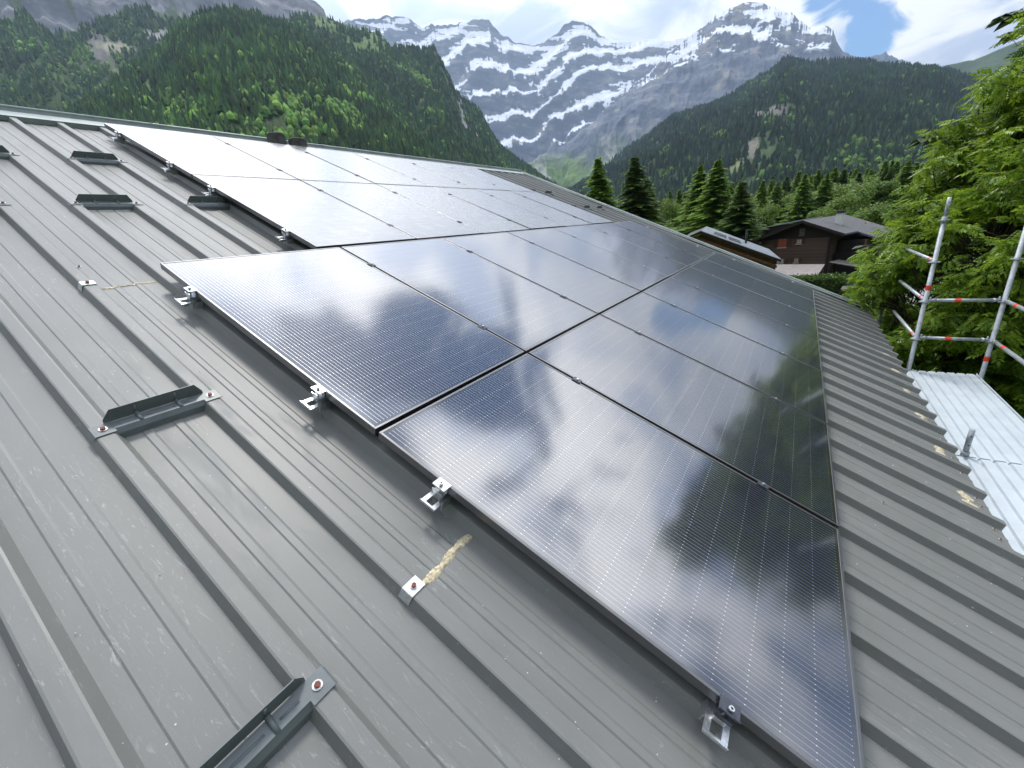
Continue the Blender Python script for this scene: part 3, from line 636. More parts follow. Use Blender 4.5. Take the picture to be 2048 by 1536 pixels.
g_ = MB(); n_ = 24; ring = [(9500*math.cos(a_), 9500*math.sin(a_), GZ) for a_ in np.linspace(0, 2*math.pi, n_, endpoint=False)]; g_.add(ring, [list(range(n_))]); tag(g_.build('ground', M['meadow']), kind='structure')

crestR = [(a_, 20 + 5*math.sin(a_*.05) + 2*math.sin(a_*.13)) for a_ in range(76, 262, 6)]  # unseen hill added behind the camera to darken the rib sides facing it
terrain('added_rear_hill', crestR, 500, 1500, GZ-6, M['hill'], lambda z: mixc(sst(.35, .7, fbm(z['arc']/60, z['T']*14, 4, 3)), (.022, .040, .014), (.045, .075, .022)), 200, 60, 40, 1., seed=12)
# ------------------------------------------------------------------ far woods: masses of small trees standing on the hills
def cone_tree(sides, tiers):
    V = []; F = []
    for t_ in range(tiers):
        z0 = .04 + .72*t_/tiers; z1 = min(1., z0 + .62 - .12*t_) if t_ < tiers-1 else 1.; r_ = .30*(1 - .72*t_/tiers)
        b = len(V); V.append((0, 0, z1))
        for k in range(sides): a_ = 2*math.pi*(k + .5*t_)/sides; q = r_*(.72 + .5*((k*7+t_*3) % 5)/5); V.append((q*math.cos(a_), q*math.sin(a_), z0 - .03*((k*5) % 3)))
        F += [(b, b+1+k, b+1+(k+1) % sides) for k in range(sides)]
    return np.array(V), np.array(F)
def blob_tree(sub=1):
    bm = bmesh.new(); bmesh.ops.create_icosphere(bm, subdivisions=sub, radius=.5); V = np.array([v.co[:] for v in bm.verts]); F = np.array([[v.index for v in f.verts] for f in bm.faces]); bm.free()
    r_ = rng.uniform(.72, 1.15, len(V)); V = V*r_[:,None]*np.array([.8, .8, 1.0]) + np.array([0, 0, .5]); return V, F
def scatter(name, z, N_, hmin, hmax, decf, holes, label, sides=6, tiers=3, tone=1.0, azlim=None, tint=(.024,.052,.016), dec=(.075,.145,.022)):
    nA, nT = z['X'].shape; ca, ct = [], []
    while len(ca) < N_:
        a_ = rng.uniform(0, nA-1.001, N_*2); t_ = rng.uniform(0, nT*.93-1.001, N_*2); i = a_.astype(int); j = t_.astype(int)
        rad = np.hypot(z['X'][i,j]-CAM[0], z['Y'][i,j]-CAM[1]); keep = rng.random(N_*2) < rad/rad.max()
        if azlim: keep &= (z['A'][i,j] > azlim[0]) & (z['A'][i,j] < azlim[1])
        sub = dict(A=z['A'][i,j], el=z['el'][i,j])
        for h in holes: keep &= blob(sub, *h[:4], seed=h[5]) < rng.uniform(.25, 1.1, N_*2)
        n1 = fbm(z['X'][i,j]/45, z['Y'][i,j]/45, 3, 91); keep &= n1 > .27
        ca += list(a_[keep]); ct += list(t_[keep])
    ca = np.array(ca[:N_]); ct = np.array(ct[:N_]); i = ca.astype(int); j = ct.astype(int); fa = ca-i; ft = ct-j
    def it(k): q = z[k]; return (q[i,j]*(1-fa)+q[i+1,j]*fa)*(1-ft) + (q[i,j+1]*(1-fa)+q[i+1,j+1]*fa)*ft
    P = np.stack([it('X'), it('Y'), it('Z')], 1); A_ = it('A'); E_ = it('el')
    nz = fbm(P[:,0]/70, P[:,1]/70, 4, 95); dp = decf(A_, E_, nz); isd = rng.random(N_) < dp
    H = rng.uniform(hmin, hmax, N_)*(.8 + .4*fbm(P[:,0]/30, P[:,1]/30, 3, 99)); H[isd] *= .62; yaw = rng.uniform(0, 6.283, N_)
    Vs, Fs, Cs = [], [], []; off = 0
    for flag, (TV, TF) in ((False, cone_tree(sides, tiers)), (True, blob_tree(1))):
        idx = np.where(isd == flag)[0]; m_ = len(idx)
        if not m_: continue
        s_ = H[idx][:,None]; c, sn = np.cos(yaw[idx])[:,None], np.sin(yaw[idx])[:,None]; wd = rng.uniform(.75, 1.15, m_)[:,None]
        x = (TV[:,0]*c - TV[:,1]*sn)*s_*wd; y = (TV[:,0]*sn + TV[:,1]*c)*s_*wd; zz_ = TV[:,2]*s_
        V_ = np.stack([x, y, zz_], -1) + P[idx][:,None,:] - np.array([0, 0, .6]); nv = len(TV)
        F_ = (TF[None] + (np.arange(m_)*nv)[:,None,None]).reshape(-1, 3) + off; off += m_*nv
        base = np.array(dec if flag else tint)*tone; v_ = rng.uniform(.55, 1.5, m_)*(.55 + 1.0*nz[idx])*(.6 + .8*fbm(P[idx,0]/260, P[idx,1]/260, 3, 55)); warm = rng.uniform(-.15, .25, m_)
        C_ = base[None]*v_[:,None]*np.stack([1+warm, np.ones(m_), 1-.4*warm], 1)
        if not flag: C_ = np.where((rng.random(m_) < .18)[:,None], C_*np.array([1.9, 1.7, 1.1]), C_)
        Cs.append(np.repeat(C_, nv, 0)); Vs.append(V_.reshape(-1, 3)); Fs.append(F_)
    o = npmesh(name, np.concatenate(Vs), np.concatenate(Fs), M['forest'], None, np.concatenate(Cs)); return tag(o, label, 'forest', None, 'stuff')
g1 = lambda a_, c, w: np.exp(-((a_-c)/w)**2)
scatter('forest', zA1, 15000, 14, 25, lambda a_, e, n_: np.clip(.06 + 1.3*g1(a_, -55, 6.5)*g1(e, 14.2, 1.9)*sst(.38, .55, n_) + .9*g1(a_, -67.5, 3)*g1(e, 14.6, .8) + .35*sst(.62, .75, n_), 0, .9), CLEAR_A, 'dense dark spruce forest with bright green leafy patches on the rounded hill', tone=1.35)
scatter('forest', zA2, 16000, 13, 24, lambda a_, e, n_: np.clip(.10 + .7*g1(a_, -42, 4)*g1(e, 18.6, 1.6)*sst(.4, .6, n_) + .3*sst(.6, .7, n_), 0, .9), CLEAR_A, 'steep dark forest on the hill that falls away to the open valley', 5, 2, tone=1.3)
scatter('forest', zA3, 13000, 15, 26, lambda a_, e, n_: np.clip(.12 + .4*sst(.6, .7, n_), 0, .9), CLEAR_A3, 'forest below the grey cliff behind the rounded hill', 5, 2, tone=1.3, tint=(.032,.062,.022))
scatter('forest', zC, 30000, 14, 26, lambda a_, e, n_: np.clip(.04 + .8*g1(a_, 5, 4.5)*g1(e, 3.0, 1.5)*sst(.45, .6, n_) + .6*g1(a_, -4.2, 1.8)*g1(e, 12.2, 1.)*sst(.4, .6, n_) + .5*sst(.66, .74, n_), 0, .9), CLEAR_C, 'dark blue green forest covering the hill across the valley', 5, 2, azlim=(-34, 30), tint=(.018,.042,.019))

# ------------------------------------------------------------------ nearer trees
def rand_rot(n_, tilt=1.0):
    a_ = rng.uniform(0, 2*np.pi, n_); u_ = rng.normal(size=(n_, 3)); u_[:, 2] *= tilt; return u_/np.linalg.norm(u_, axis=1)[:, None], a_
def conifer(H, Rb, whorls, nbr, sprays, mat, droop=.35, name='spruce_tree', top=.98, base=.05, wid=.16, soft=0.0, bushy=1.0, seed=0, ex=.95, cone=1.45):
    r2 = np.random.default_rng(seed); root = empty(name); tk = MB(); tk.tube((0,0,0), (0,0,H*.5), H*.014, H*.009, n=8, cap=False); tk.tube((0,0,H*.5), (0,0,H*.99), H*.009, .02, n=8, cap=False)
    V = []; F = []
    for w in range(whorls):
        f = base + (top-base)*(w + .5*r2.random())/whorls; Lm = Rb*(min(1, (1-f)*cone)**ex)*(.9 if f > .12 else .6) + .10
        Lm *= r2.uniform(.72, 1.15)
        for b_ in range(nbr):
            az = 2*np.pi*(b_ + r2.random()*.9)/nbr + w*1.3; L = Lm*r2.uniform(.45, 1.2); z0 = H*f + r2.normal()*H*.006; d = np.array([math.cos(az), math.sin(az), 0.]); side = np.array([-d[1], d[0], 0.])
            n_ = max(3, int(sprays*(.35 + L/Rb)))
            if L > Rb*.35 and w % 2 == 0: tk.tube((0,0,z0), tuple(d*L*.8 + np.array([0,0,z0 - droop*L*.5])), .025, .006, n=4, cap=False)
            for s_ in range(n_):
                q = (s_ + r2.random())/n_; q = q**.8; p = d*L*q + np.array([0, 0, z0 - droop*L*q*q*1.0 + .18*L*q**3*(1-soft)])
                for sd in (-1, 1, 0):
                    lw = wid*1.9*L**.5*(1.2-q)*r2.uniform(.7, 1.3)*bushy + .08; dirv = d*.75 + side*sd*(.8 + .3*r2.random()) + np.array([0, 0, -.25 - .5*r2.random()*soft + r2.uniform(-.25, .2)]); dirv /= np.linalg.norm(dirv)
                    up = np.cross(dirv, side if sd == 0 else d); up /= np.linalg.norm(up) + 1e-6; wv = np.cross(dirv, up)*lw*.62; ln = lw*2.0; k = len(V)
                    V += [p - wv*.5, p + dirv*ln*.55 - wv, p + dirv*ln + np.array([0,0,-.04]), p + dirv*ln*.55 + wv*1.0]; F.append((k, k+1, k+2, k+3))
    tk.build('trunk', M['bark'], root); npmesh('crown', np.array(V), np.array(F), mat, root); return root
def broadleaf(H, Rb, nleaf, mat, name='leafy_tree', ls=.30, seed=0, lobes=14):
    r2 = np.random.default_rng(seed); root = empty(name); tk = MB(); tk.tube((0,0,0), (0,0,H*.4), H*.02, H*.013, n=8, cap=False); V = []; C = []
    for k in range(lobes):
        a_ = r2.uniform(0, 6.28); zc = H*r2.uniform(.32, .86); rr = Rb*(1 - abs(zc/H-.5)*1.35)*r2.uniform(.35, .8); c = np.array([rr*math.cos(a_), rr*math.sin(a_), zc]); C.append((c, Rb*r2.uniform(.28, .46)))
        tk.tube((0, 0, H*r2.uniform(.2, .4)), tuple(c), H*.008, .02, n=5, cap=False)
    n_ = nleaf; pick = r2.integers(0, lobes, n_); cc = np.array([C[k][0] for k in pick]); rr = np.array([C[k][1] for k in pick]); dv = r2.normal(size=(n_, 3)); dv /= np.linalg.norm(dv, axis=1)[:, None]
    P = cc + dv*(rr*r2.uniform(.55, 1.08, n_))[:, None]*np.array([1, 1, .85]); nrm = dv + r2.normal(size=(n_, 3))*.55 + np.array([0, 0, .5]); nrm /= np.linalg.norm(nrm, axis=1)[:, None]
    t1 = np.cross(nrm, r2.normal(size=(n_, 3))); t1 /= np.linalg.norm(t1, axis=1)[:, None]; t2 = np.cross(nrm, t1); s_ = (ls*r2.uniform(.5, 1.2, n_))[:, None]
    V = np.stack([P - t1*s_*.6, P - t2*s_*.4, P + t1*s_*.7, P + t2*s_*.4], 1).reshape(-1, 3); F = np.arange(n_*4).reshape(-1, 4)
    tk.build('trunk', M['bark'], root); npmesh('crown', V, F, mat, root); return root
spA = conifer(24, 5.6, 84, 7, 17, M['spruce'], .42, seed=1, wid=.115); spB = conifer(22, 4.6, 76, 6, 16, M['spruce'], .35, seed=2, wid=.115)
laA = conifer(25, 5.8, 96, 7, 16, M['larch'], .20, 'larch_tree', wid=.125, soft=.8, seed=3); laB = conifer(23, 4.8, 86, 6, 15, M['larch'], .15, 'larch_tree', wid=.13, soft=1., seed=4, bushy=1.1)
blA = broadleaf(13, 5.0, 9000, M['leafd'], seed=5, ls=.34); blB = broadleaf(11, 4.2, 7000, M['leafd'], seed=6, ls=.32)
used = {}
def place(proto, az, D, H, label, cat, grp=None, wide=1.0, baseH=None):
    o = copy_tree(proto) if used.get(proto.name) else proto; used[proto.name] = 1
    p = polar(az, D, GZ - .1); s_ = H/baseH; o.location = p; o.scale = (s_*wide, s_*wide, s_); o.rotation_euler = (0, 0, random.uniform(0, 6.28)); tag(o, label, cat, grp); return o
def topH(el, D): return D*math.tan(R(el)) + CAM[2] - GZ
for (pr, bh, az, el, D, w, lab, cat) in (
    (laB, 23, -22.0, 8.3, 67, 1.5, 'tall narrow larch at the left end of the near trees, against the valley', 'larch tree'),
    (spA, 24, -17.7, 7.9, 56, 1.68, 'broad dark spruce with ragged top right of the narrow larch', 'spruce tree'),
    (spB, 22, -16.2, 5.2, 59, 1.65, 'shorter spruce leaning out behind the broad ragged spruce', 'spruce tree'),
    (laA, 25, -10.4, 5.9, 77, 1.42, 'left one of the two pointed light green larches', 'larch tree'),
    (laA, 25, -8.6, 6.2, 72, 1.65, 'right and taller one of the two pointed light green larches', 'larch tree'),
    (spB, 22, -6.0, 3.6, 61, 1.88, 'dark spruce directly right of the two light larches', 'spruce tree'),
    (blA, 13, -3.6, 1.3, 88, 1, 'round bright leafy tree right of the dark spruce, above the chalet dormer', 'leafy tree'),
    (blB, 11, -13.6, 2.7, 110, 0.75, 'pale slender leafy tree between the broad spruce and the larches', 'leafy tree'),
    (blA, 13, -14.6, .6, 80, 0.9, 'bright leafy tree just above the roof edge, below the pale slender one', 'leafy tree'),
    (blB, 11, -12.0, -.2, 74, 0.95, 'low bushy leafy tree left of the timber shed', 'leafy tree'),
    (laB, 23, 0.3, 3.0, 150, 1.1, 'pointed larch above the chalet ridge', 'larch tree'),
    (blB, 11, 3.3, .9, 100, 1.1, 'bright leafy tree behind the chalet chimney', 'leafy tree'),
    (blA, 13, 1.6, .2, 90, 1, 'leafy tree directly behind the chalet ridge', 'leafy tree'),
    (blB, 11, 5.9, -.2, 85, 1.2, 'leafy tree behind the right end of the chalet roof', 'leafy tree'),
    (spA, 24, 4.4, 2.6, 170, 1, 'spruce rising behind the leafy tree by the chalet chimney', 'spruce tree'),
    (spB, 22, -2.0, 2.9, 165, 1.1, 'dark spruce left of the pointed larch above the chalet', 'spruce tree')):
    H = topH(el, D); o = place(pr, az, D, H, lab, cat, None, w, bh)
protos = [(spA, 24, 'spruce tree'), (spB, 22, 'spruce tree'), (laA, 25, 'larch tree'), (laB, 23, 'larch tree'), (blA, 13, 'leafy tree'), (blB, 11, 'leafy tree')]
belt = {'spruce tree': 'dark spruce in the mixed belt of trees across the valley floor', 'larch tree': 'light green larch in the mixed belt of trees across the valley floor', 'leafy tree': 'round leafy tree in the mixed belt of trees across the valley floor'}
random.seed(21)
for k in range(285):
    D = random.uniform(112, 380); az = random.uniform(-24, 13)
    q = random.choices(range(6), (1.7, 1.7, 2.2, 2.2, 1.6, 1.6))[0]; pr, bh, cat = protos[q]; H = bh*random.uniform(.72, 1.05)*(1.15 if q > 3 else 1)
    lim = np.interp(az, [-24, -20, -17, -12, 0, 13], [3.6, 3.3, 3.6, 3.3, 3.5, 2.9])
    H = min(H, topH(lim + random.uniform(-.8, .3), D))
    place(pr, az, D, H, belt[cat], cat, 'mixed belt of trees across the valley floor', random.uniform(1.2, 1.6), bh)

# ------------------------------------------------------------------ the large ash tree by the scaffold
def big_tree():
    root = tag(empty('ash_tree', polar(19, 11.2, GZ)), 'large bright green tree with feathery leaves behind the scaffold', 'tree'); o0 = np.array(root.location)
    lobes = [(9.3,-5.5,10.4,.72), (10,-9,10,.95), (11.3,-1.5,10.2,.80), (12.5,3.7,10.6,.78), (14.5,-4,9.6,1.15), (14,-11,9.6,1.15), (17,-8,9.2,1.25), (17.5,0,10,1.25), (15.2,6.8,10.8,.85), (19.2,8,10.2,1.3), (21,-3,9.2,1.4),
             (21.5,-11,9.2,1.4), (24.5,8.5,10.8,1.4), (26,0,9.2,1.6), (27,-9,9.4,1.6), (12.5,-14.5,10.6,1.1), (17,-16.5,10.6,1.3), (23,-18,10,1.4), (30,5,11,1.8), (31,-6,10.5,1.9), (20.5,12,10.6,1.15), (22.5,18,11,1.15), (24,24,11.5,.85), (26,13,10,1.3), (9.2,-12.5,11,.8), (19,-13,11.5,1.5)]
    tk = MB(); ends = []
    base = np.zeros(3); hub = [np.array([dx, dy, z]) for dx, dy, z in ((-.3,.3,1.6), (.2,-.3,1.8), (.3,.3,1.5), (-.1,-.2,2.0))]
    for h in hub: tk.tube(base + h*.08, h, .13, .10, n=9, cap=False)
    r2 = np.random.default_rng(5)
    for li, (az, el, D, r_) in enumerate(lobes):
        c = polar(az, D, D*math.tan(R(el)) + CAM[2]) - o0; h = hub[li % 4]; m1 = h*.55 + c*.45 + r2.normal(size=3)*.12; m1[2] += .5
        tk.tube(h, m1, .085, .045, n=7, cap=False); tk.tube(m1, c - np.array([0,0,r_*.5]), .045, .025, n=6, cap=False)
        nt = int(46*r_*r_) + 14
        for k in range(nt):
            d = r2.normal(size=3); d /= np.linalg.norm(d); d[2] = d[2]*.9 + .12; e = c + d*r_*r2.uniform(.55, 1.08); s0 = c + (e-c)*.25 - np.array([0,0,r_*.3]); mm = (s0+e)/2 + np.array([0,0,-.06])
            tk.tube(s0, mm, .013, .008, n=4, cap=False); tk.tube(mm, e, .008, .004, n=4, cap=False); ends.append(e)
            for _ in range(2): ends.append(mm + (e-mm)*r2.random() + r2.normal(size=3)*.10)
    tk.build('trunk', M['bark'], root)
    # compound leaf: 9 drooping leaflets along a stalk (local x)
    LV = []; LF = []
    def leaflet(p, ang, ln, w):
        d = np.array([math.cos(ang), math.sin(ang), -.22]); s_ = np.array([-math.sin(ang), math.cos(ang), 0.]); k = len(LV)
        LV.extend([p, p + d*ln*.45 + s_*w + np.array([0,0,.10*ln]), p + d*ln - np.array([0,0,.12*ln]), p + d*ln*.45 - s_*w + np.array([0,0,.10*ln]), p + d*ln*.5]); LF.extend([(k, k+4, k+1, k+1), (k, k+3, k+4, k+4), (k+4, k+2, k+1, k+1), (k+4, k+3, k+2, k+2)])
    for k in range(4):
        x = .30 + .2*k; p = np.array([x, 0, -.25*x*x]); leaflet(p, .95, .44, .10); leaflet(p, -.95, .44, .10)
    leaflet(np.array([1., 0, -.25]), 0., .5, .11)
    LV = np.array(LV); LF = np.array([f[:3] for f in LF])
    E_ = np.array([e for e in ends if fbm(np.array([e[0]*1.3]), np.array([e[1]*1.1 + e[2]*1.4]), 3, 17)[0] > .36]); per = 7; n_ = len(E_)*per; P = np.repeat(E_, per, 0) + r2.normal(size=(n_, 3))*.02
    yaw = np.tile(np.arange(per)*2*np.pi/per, len(E_)) + r2.uniform(-.4, .4, n_); tilt = r2.uniform(-.9, .5, n_); s_ = r2.uniform(.11, .20, n_); roll = r2.normal(size=n_)*.6
    ca, sa, ct, st_, cr, sr = np.cos(yaw), np.sin(yaw), np.cos(tilt), np.sin(tilt), np.cos(roll), np.sin(roll)
    X = LV[:,0][None]*s_[:,None]; Y = LV[:,1][None]*s_[:,None]; Z = LV[:,2][None]*s_[:,None]
    Y, Z = Y*cr[:,None] - Z*sr[:,None], Y*sr[:,None] + Z*cr[:,None]; X, Z = X*ct[:,None] - Z*st_[:,None], X*st_[:,None] + Z*ct[:,None]; X, Y = X*ca[:,None] - Y*sa[:,None], X*sa[:,None] + Y*ca[:,None]
    V = np.stack([X, Y, Z], -1) + P[:,None,:]; F = (LF[None] + (np.arange(n_)*len(LV))[:,None,None]).reshape(-1, 3)
    npmesh('crown', V.reshape(-1, 3), F, M['leaf'], root)
big_tree()
sp2 = conifer(14.6, 6.0, 30, 8, 24, M['spruce_dark'], .30, seed=9, wid=.10, bushy=.8, ex=.9, cone=1.45, base=.5); p = polar(22.8, 12.6, GZ); sp2.location = p
tag(sp2, 'tall dark spruce behind the bright tree, its branch tips hang against the sky', 'spruce tree')
# low bushes under the large tree
for k, (az, D, H, lab) in enumerate(((11, 16, 3.6, 'leafy bush behind the foot of the scaffold, left of the deck'), (16, 18, 4.0, 'leafy bush behind the deck end'), (21, 15, 4.4, 'leafy bush at the right edge behind the deck'), (8.5, 24, 4.0, 'bush beside the road beyond the large tree'), (7.2, 20, 3.0, 'low bush at the roof corner by the path'))):
    place(blB, az, D, H, lab, 'bush', None, 1.5, 11)

# ------------------------------------------------------------------ chalet
yaw = R(-22.5); chal = tag(empty('chalet', (55.05, -5.53, GZ), (0, 0, yaw)), 'dark timber chalet with shingled roof, white chimney and pale dormer', 'house')
zf = lambda z: z - GZ                                    # local height of a world height
def cp(mb_, name, mats, parent=chal): return mb_.build(name, mats, parent)
w = MB(); w.add([(0, 0, 0), (0, 6.8, 0), (0, 6.8, zf(-3.20)), (0, 2.35, zf(-1.75)), (0, 0, zf(-2.62)), (9, 0, 0), (9, 6.8, 0), (9, 6.8, zf(-3.20)), (9, 2.35, zf(-1.75)), (9, 0, zf(-2.62))],
                [(0,4,3,2,1), (5,6,7,8,9), (0,1,6,5), (1,2,7,6), (4,0,5,9)]); cp(w, 'wall', M['chalet'])
w = MB(); w.add([(-.06, -.04, zf(-3.38)), (-.06, 6.84, zf(-3.38)), (-.06, 6.84, zf(-3.22)), (-.06, 2.35, zf(-1.78)), (-.06, -.04, zf(-2.64)), (-.003, -.04, zf(-3.38)), (-.003, 6.84, zf(-3.38)), (-.003, 6.84, zf(-3.22)), (-.003, 2.35, zf(-1.78)), (-.003, -.04, zf(-2.64))], [(0,4,3,2,1), (0,1,6,5), (1,2,7,6), (4,0,5,9)]); cp(w, 'gable_boards', M['darkwood'])
w = MB(); w.box(2.0, 9, -2.6, -.02, 0, zf(-3.9)); w.box(-.12, .10, -.16, .06, 0, zf(-2.75)); w.box(1.4, 2.0, -2.7, -.16, zf(-5.9), zf(-5.1)); cp(w, 'side_wing', M['darkwood'])  # side wing: the dark wood colour stands in for shade on this side
w = MB(); w.box(1.25, 1.40, -2.75, -2.60, 0, zf(-3.9)); cp(w, 'post', M['orange'])
def slope(y0, z0, y1, z1, x0, x1, th=.16):
    a_ = MB(); a_.add([(x0,y0,z0), (x1,y0,z0), (x1,y1,z1), (x0,y1,z1), (x0,y0,z0-th), (x1,y0,z0-th), (x1,y1,z1-th), (x0,y1,z1-th)], [(0,1,2,3), (7,6,5,4), (0,4,5,1), (1,5,6,2), (2,6,7,3), (3,7,4,0)]); return a_
r_ = slope(2.35, zf(-1.50), 7.9, zf(-3.43), -1.0, 9.6); rf = cp(r_, 'roof', M['slate'])
r_ = slope(2.345, zf(-1.50), -1.55, zf(-3.08), -1.0, 2.2); cp(r_, 'roof', M['slate']); r_ = slope(2.345, zf(-1.49), -3.4, zf(-3.85), 2.204, 9.6); cp(r_, 'roof', M['slate'])
w = slope(2.35, zf(-1.52)+.03, 7.95, zf(-3.45)+.03, -1.06, -1.004, .28); cp(w, 'bargeboard', M['darkwood']); w = slope(2.345, zf(-1.52)+.03, -1.6, zf(-3.10)+.03, -1.06, -1.004, .28); cp(w, 'bargeboard', M['darkwood'])
w = MB(); w.box(2.7, 3.3, .15, .75, zf(-2.5), zf(-1.20)); c_ = cp(w, 'chimney', M['white'], rf)
w = MB(); w.box(2.62, 3.38, .07, .83, zf(-1.20), zf(-1.15)); w.box(2.75, 2.85, .2, .7, zf(-1.15), zf(-.98)); w.box(3.15, 3.25, .2, .7, zf(-1.15), zf(-.98)); w.box(2.66, 3.34, .12, .78, zf(-.98), zf(-.93)); cp(w, 'chimney_cap', M['conc'])
w = MB(); w.add([(1.2,7.6,zf(-2.02)), (4.6,7.6,zf(-1.97)), (4.6,2.9,zf(-1.42)), (1.2,2.9,zf(-1.44)), (1.2,7.6,zf(-2.08)), (4.6,7.6,zf(-2.03)), (4.6,2.9,zf(-1.48)), (1.2,2.9,zf(-1.50))], [(0,1,2,3), (7,6,5,4), (0,4,5,1), (1,5,6,2), (2,6,7,3), (3,7,4,0)]); w2 = w
dm = cp(w, 'dormer_roof', M['deck']); w = MB(); w.add([(1.4,7.2,zf(-3.1)), (1.4,7.2,zf(-2.06)), (1.4,3.2,zf(-1.70)), (1.4,3.2,zf(-1.9)), (4.4,7.2,zf(-3.1)), (4.4,7.2,zf(-2.06))], [(0,1,2,3), (0,4,5,1)]); cp(w, 'dormer_wall', M['darkwood'])
for (ya, yb, za, zb_, cur) in ((4.95, 4.05, -4.25, -3.32, 'curtain'), (3.08, 2.55, -3.92, -3.42, 'lace'), (4.90, 4.10, -6.10, -5.50, 'lace'), (3.12, 2.62, -5.92, -5.42, 'lace')):
    w = MB(); x0, x1 = -.09, -.005; b_ = .06
    w.box(x0, x1, yb, ya, zf(za)-.02, zf(za)+b_); w.box(x0, x1, yb, ya, zf(zb_)-b_, zf(zb_)); w.box(x0, x1, yb, yb+b_, zf(za)+b_, zf(zb_)-b_); w.box(x0, x1, ya-b_, ya, zf(za)+b_, zf(zb_)-b_)
    m_ = (ya+yb)/2; w.box(x0+.01, x1, m_-.025, m_+.025, zf(za)+b_, zf(zb_)-b_); wf = cp(w, 'window', M['winframe'])
    w = MB(); w.box(-.05, -.03, yb+b_, m_-.025, zf(za)+b_, zf(zb_)-b_); w.box(-.05, -.03, m_+.025, ya-b_, zf(za)+b_, zf(zb_)-b_); cp(w, 'curtain', M[cur], wf)
    w = MB(); w.box(-.16, -.004, yb-.05, ya+.05, zf(za)-.07, zf(za)-.025); cp(w, 'sill', M['sill'], wf)
    ww = (ya-yb)*.52
    for s_, y0 in ((1, ya), (-1, yb)):
        w = MB(); a_, b2 = (y0+.02, y0+.02+ww) if s_ > 0 else (y0-.02-ww, y0-.02); w.box(-.07, -.02, a_, b2, zf(za), zf(zb_)); cp(w, 'shutter', M['shutter'], wf)
w = MB(); w.box(-.12, -.065, 2.35, 2.9, zf(-3.15), zf(-2.35)); cp(w, 'loft_hatch', M['conc'])
# canopy below the chalet, flag, hedge, notice box, road
cn = tag(empty('canopy', (50, -3, GZ)), 'pale flat canopy roof in front of the lower chalet wall', 'canopy')
w = MB(); w.add([(3.5,3.2,2.30), (2.9,-2.35,2.12), (-2.8,-1.6,1.62), (-2.0,3.8,1.75), (3.5,3.2,2.22), (2.9,-2.35,2.04), (-2.8,-1.6,1.54), (-2.0,3.8,1.67)], [(3,2,1,0), (4,5,6,7), (0,1,5,4), (1,2,6,5), (2,3,7,6), (3,0,4,7)]); w.build('canopy_roof', M['canopy'], cn)
for k, (x, y, h_) in enumerate(((3.0,2.6,2.2), (2.5,-2.0,2.05), (-2.3,-1.4,1.58), (-1.7,3.3,1.7))): w = MB(); w.box(x-.06, x+.06, y-.06, y+.06, 0, h_); w.build('post', M['darkwood'], cn)
c2 = tag(empty('porch_roof', (53.2, -7.4, GZ), (0, 0, yaw)), 'small dark plank porch roof at the right foot of the chalet', 'canopy')
w = slope(-1.6, 1.75, 1.4, 2.35, -1.2, 1.0, .08); w.build('porch_cover', M['conc'], c2); w = MB(); w.box(-1.1, -1.0, -1.5, -1.4, 0, 1.7); w.box(-1.1, -1.0, 1.2, 1.3, 0, 2.2); w.build('post', M['darkwood'], c2)
fl = tag(empty('flag', (62, -8.98, GZ)), 'small red pennant flag on a pole behind the chalet roof', 'flag'); w = MB(); w.tube((0,0,0), (0,0,5.6), .04, .03, n=8); w.build('flag_pole', M['pole'], fl)
w = MB(); w.add([(0,0,5.6), (0,.75,4.6), (.05,.35,4.35), (0,0,4.5), (.02,0,5.6), (.02,.75,4.6), (.07,.35,4.35), (.02,0,4.5)], [(0,1,2,3), (7,6,5,4)]); w.build('flag_cloth', M['flag'], fl)
bx = tag(empty('notice_box', (38, -6.38, GZ), (0, 0, R(-12))), 'small wooden box with sloping lid and green panel by the road', 'box')
w = MB(); w.box(-.25, .25, -.40, .40, 0, 1.88); w.build('body', M['orange'], bx); w = MB(); w.prism([(-.36,1.86), (.36,1.98), (.36,2.04), (-.36,1.92)], -.50, .50, 'y'); w.build('lid', M['conc'], bx); w = MB(); w.box(-.262, -.252, -.20, .20, 1.30, 1.72); w.build('green_panel', M['green'], bx)
def leaf_box(name, x0, x1, y0, y1, z0, z1, n_, ls, mat, label):
    P = rng.uniform(size=(n_, 3)); f = rng.integers(0, 3, n_); P[f == 0, 0] = 0; P[f == 1, 2] = 1; P = P*np.array([x1-x0, y1-y0, z1-z0]) + np.array([x0, y0, z0]) + rng.normal(size=(n_, 3))*ls*.55
    nr = rng.normal(size=(n_, 3)); nr /= np.linalg.norm(nr, axis=1)[:,None]; t1 = np.cross(nr, rng.normal(size=(n_, 3))); t1 /= np.linalg.norm(t1, axis=1)[:,None]; t2 = np.cross(nr, t1); s_ = (ls*rng.uniform(.5, 1.2, n_))[:,None]
    V = np.stack([P-t1*s_*.6, P-t2*s_*.4, P+t1*s_*.7, P+t2*s_*.4], 1).reshape(-1, 3); r = empty(name, (x0, y0, GZ)); V -= np.array([x0, y0, GZ]); tag(r, label, 'hedge'); npmesh('foliage', V, np.arange(n_*4).reshape(-1, 4), mat, r)
    w = MB(); w.box(.15, x1-x0-.1, .1, y1-y0-.1, 0, z1-GZ-.15); w.build('inner_branches', M['bark'], r)
leaf_box('hedge', 43.2, 45.0, -6.6, -2.2, GZ, -6.0, 5200, .17, M['hedge'], 'clipped green hedge in front of the pale canopy')
rd = MB(); rd.add([(30, -7.6, GZ+.02), (66, -9.5, GZ+.02), (66, -15, GZ+.02), (30, -13, GZ+.02)], [(3,2,1,0)]); tag(rd.build('road', M['asphalt']), kind='structure')

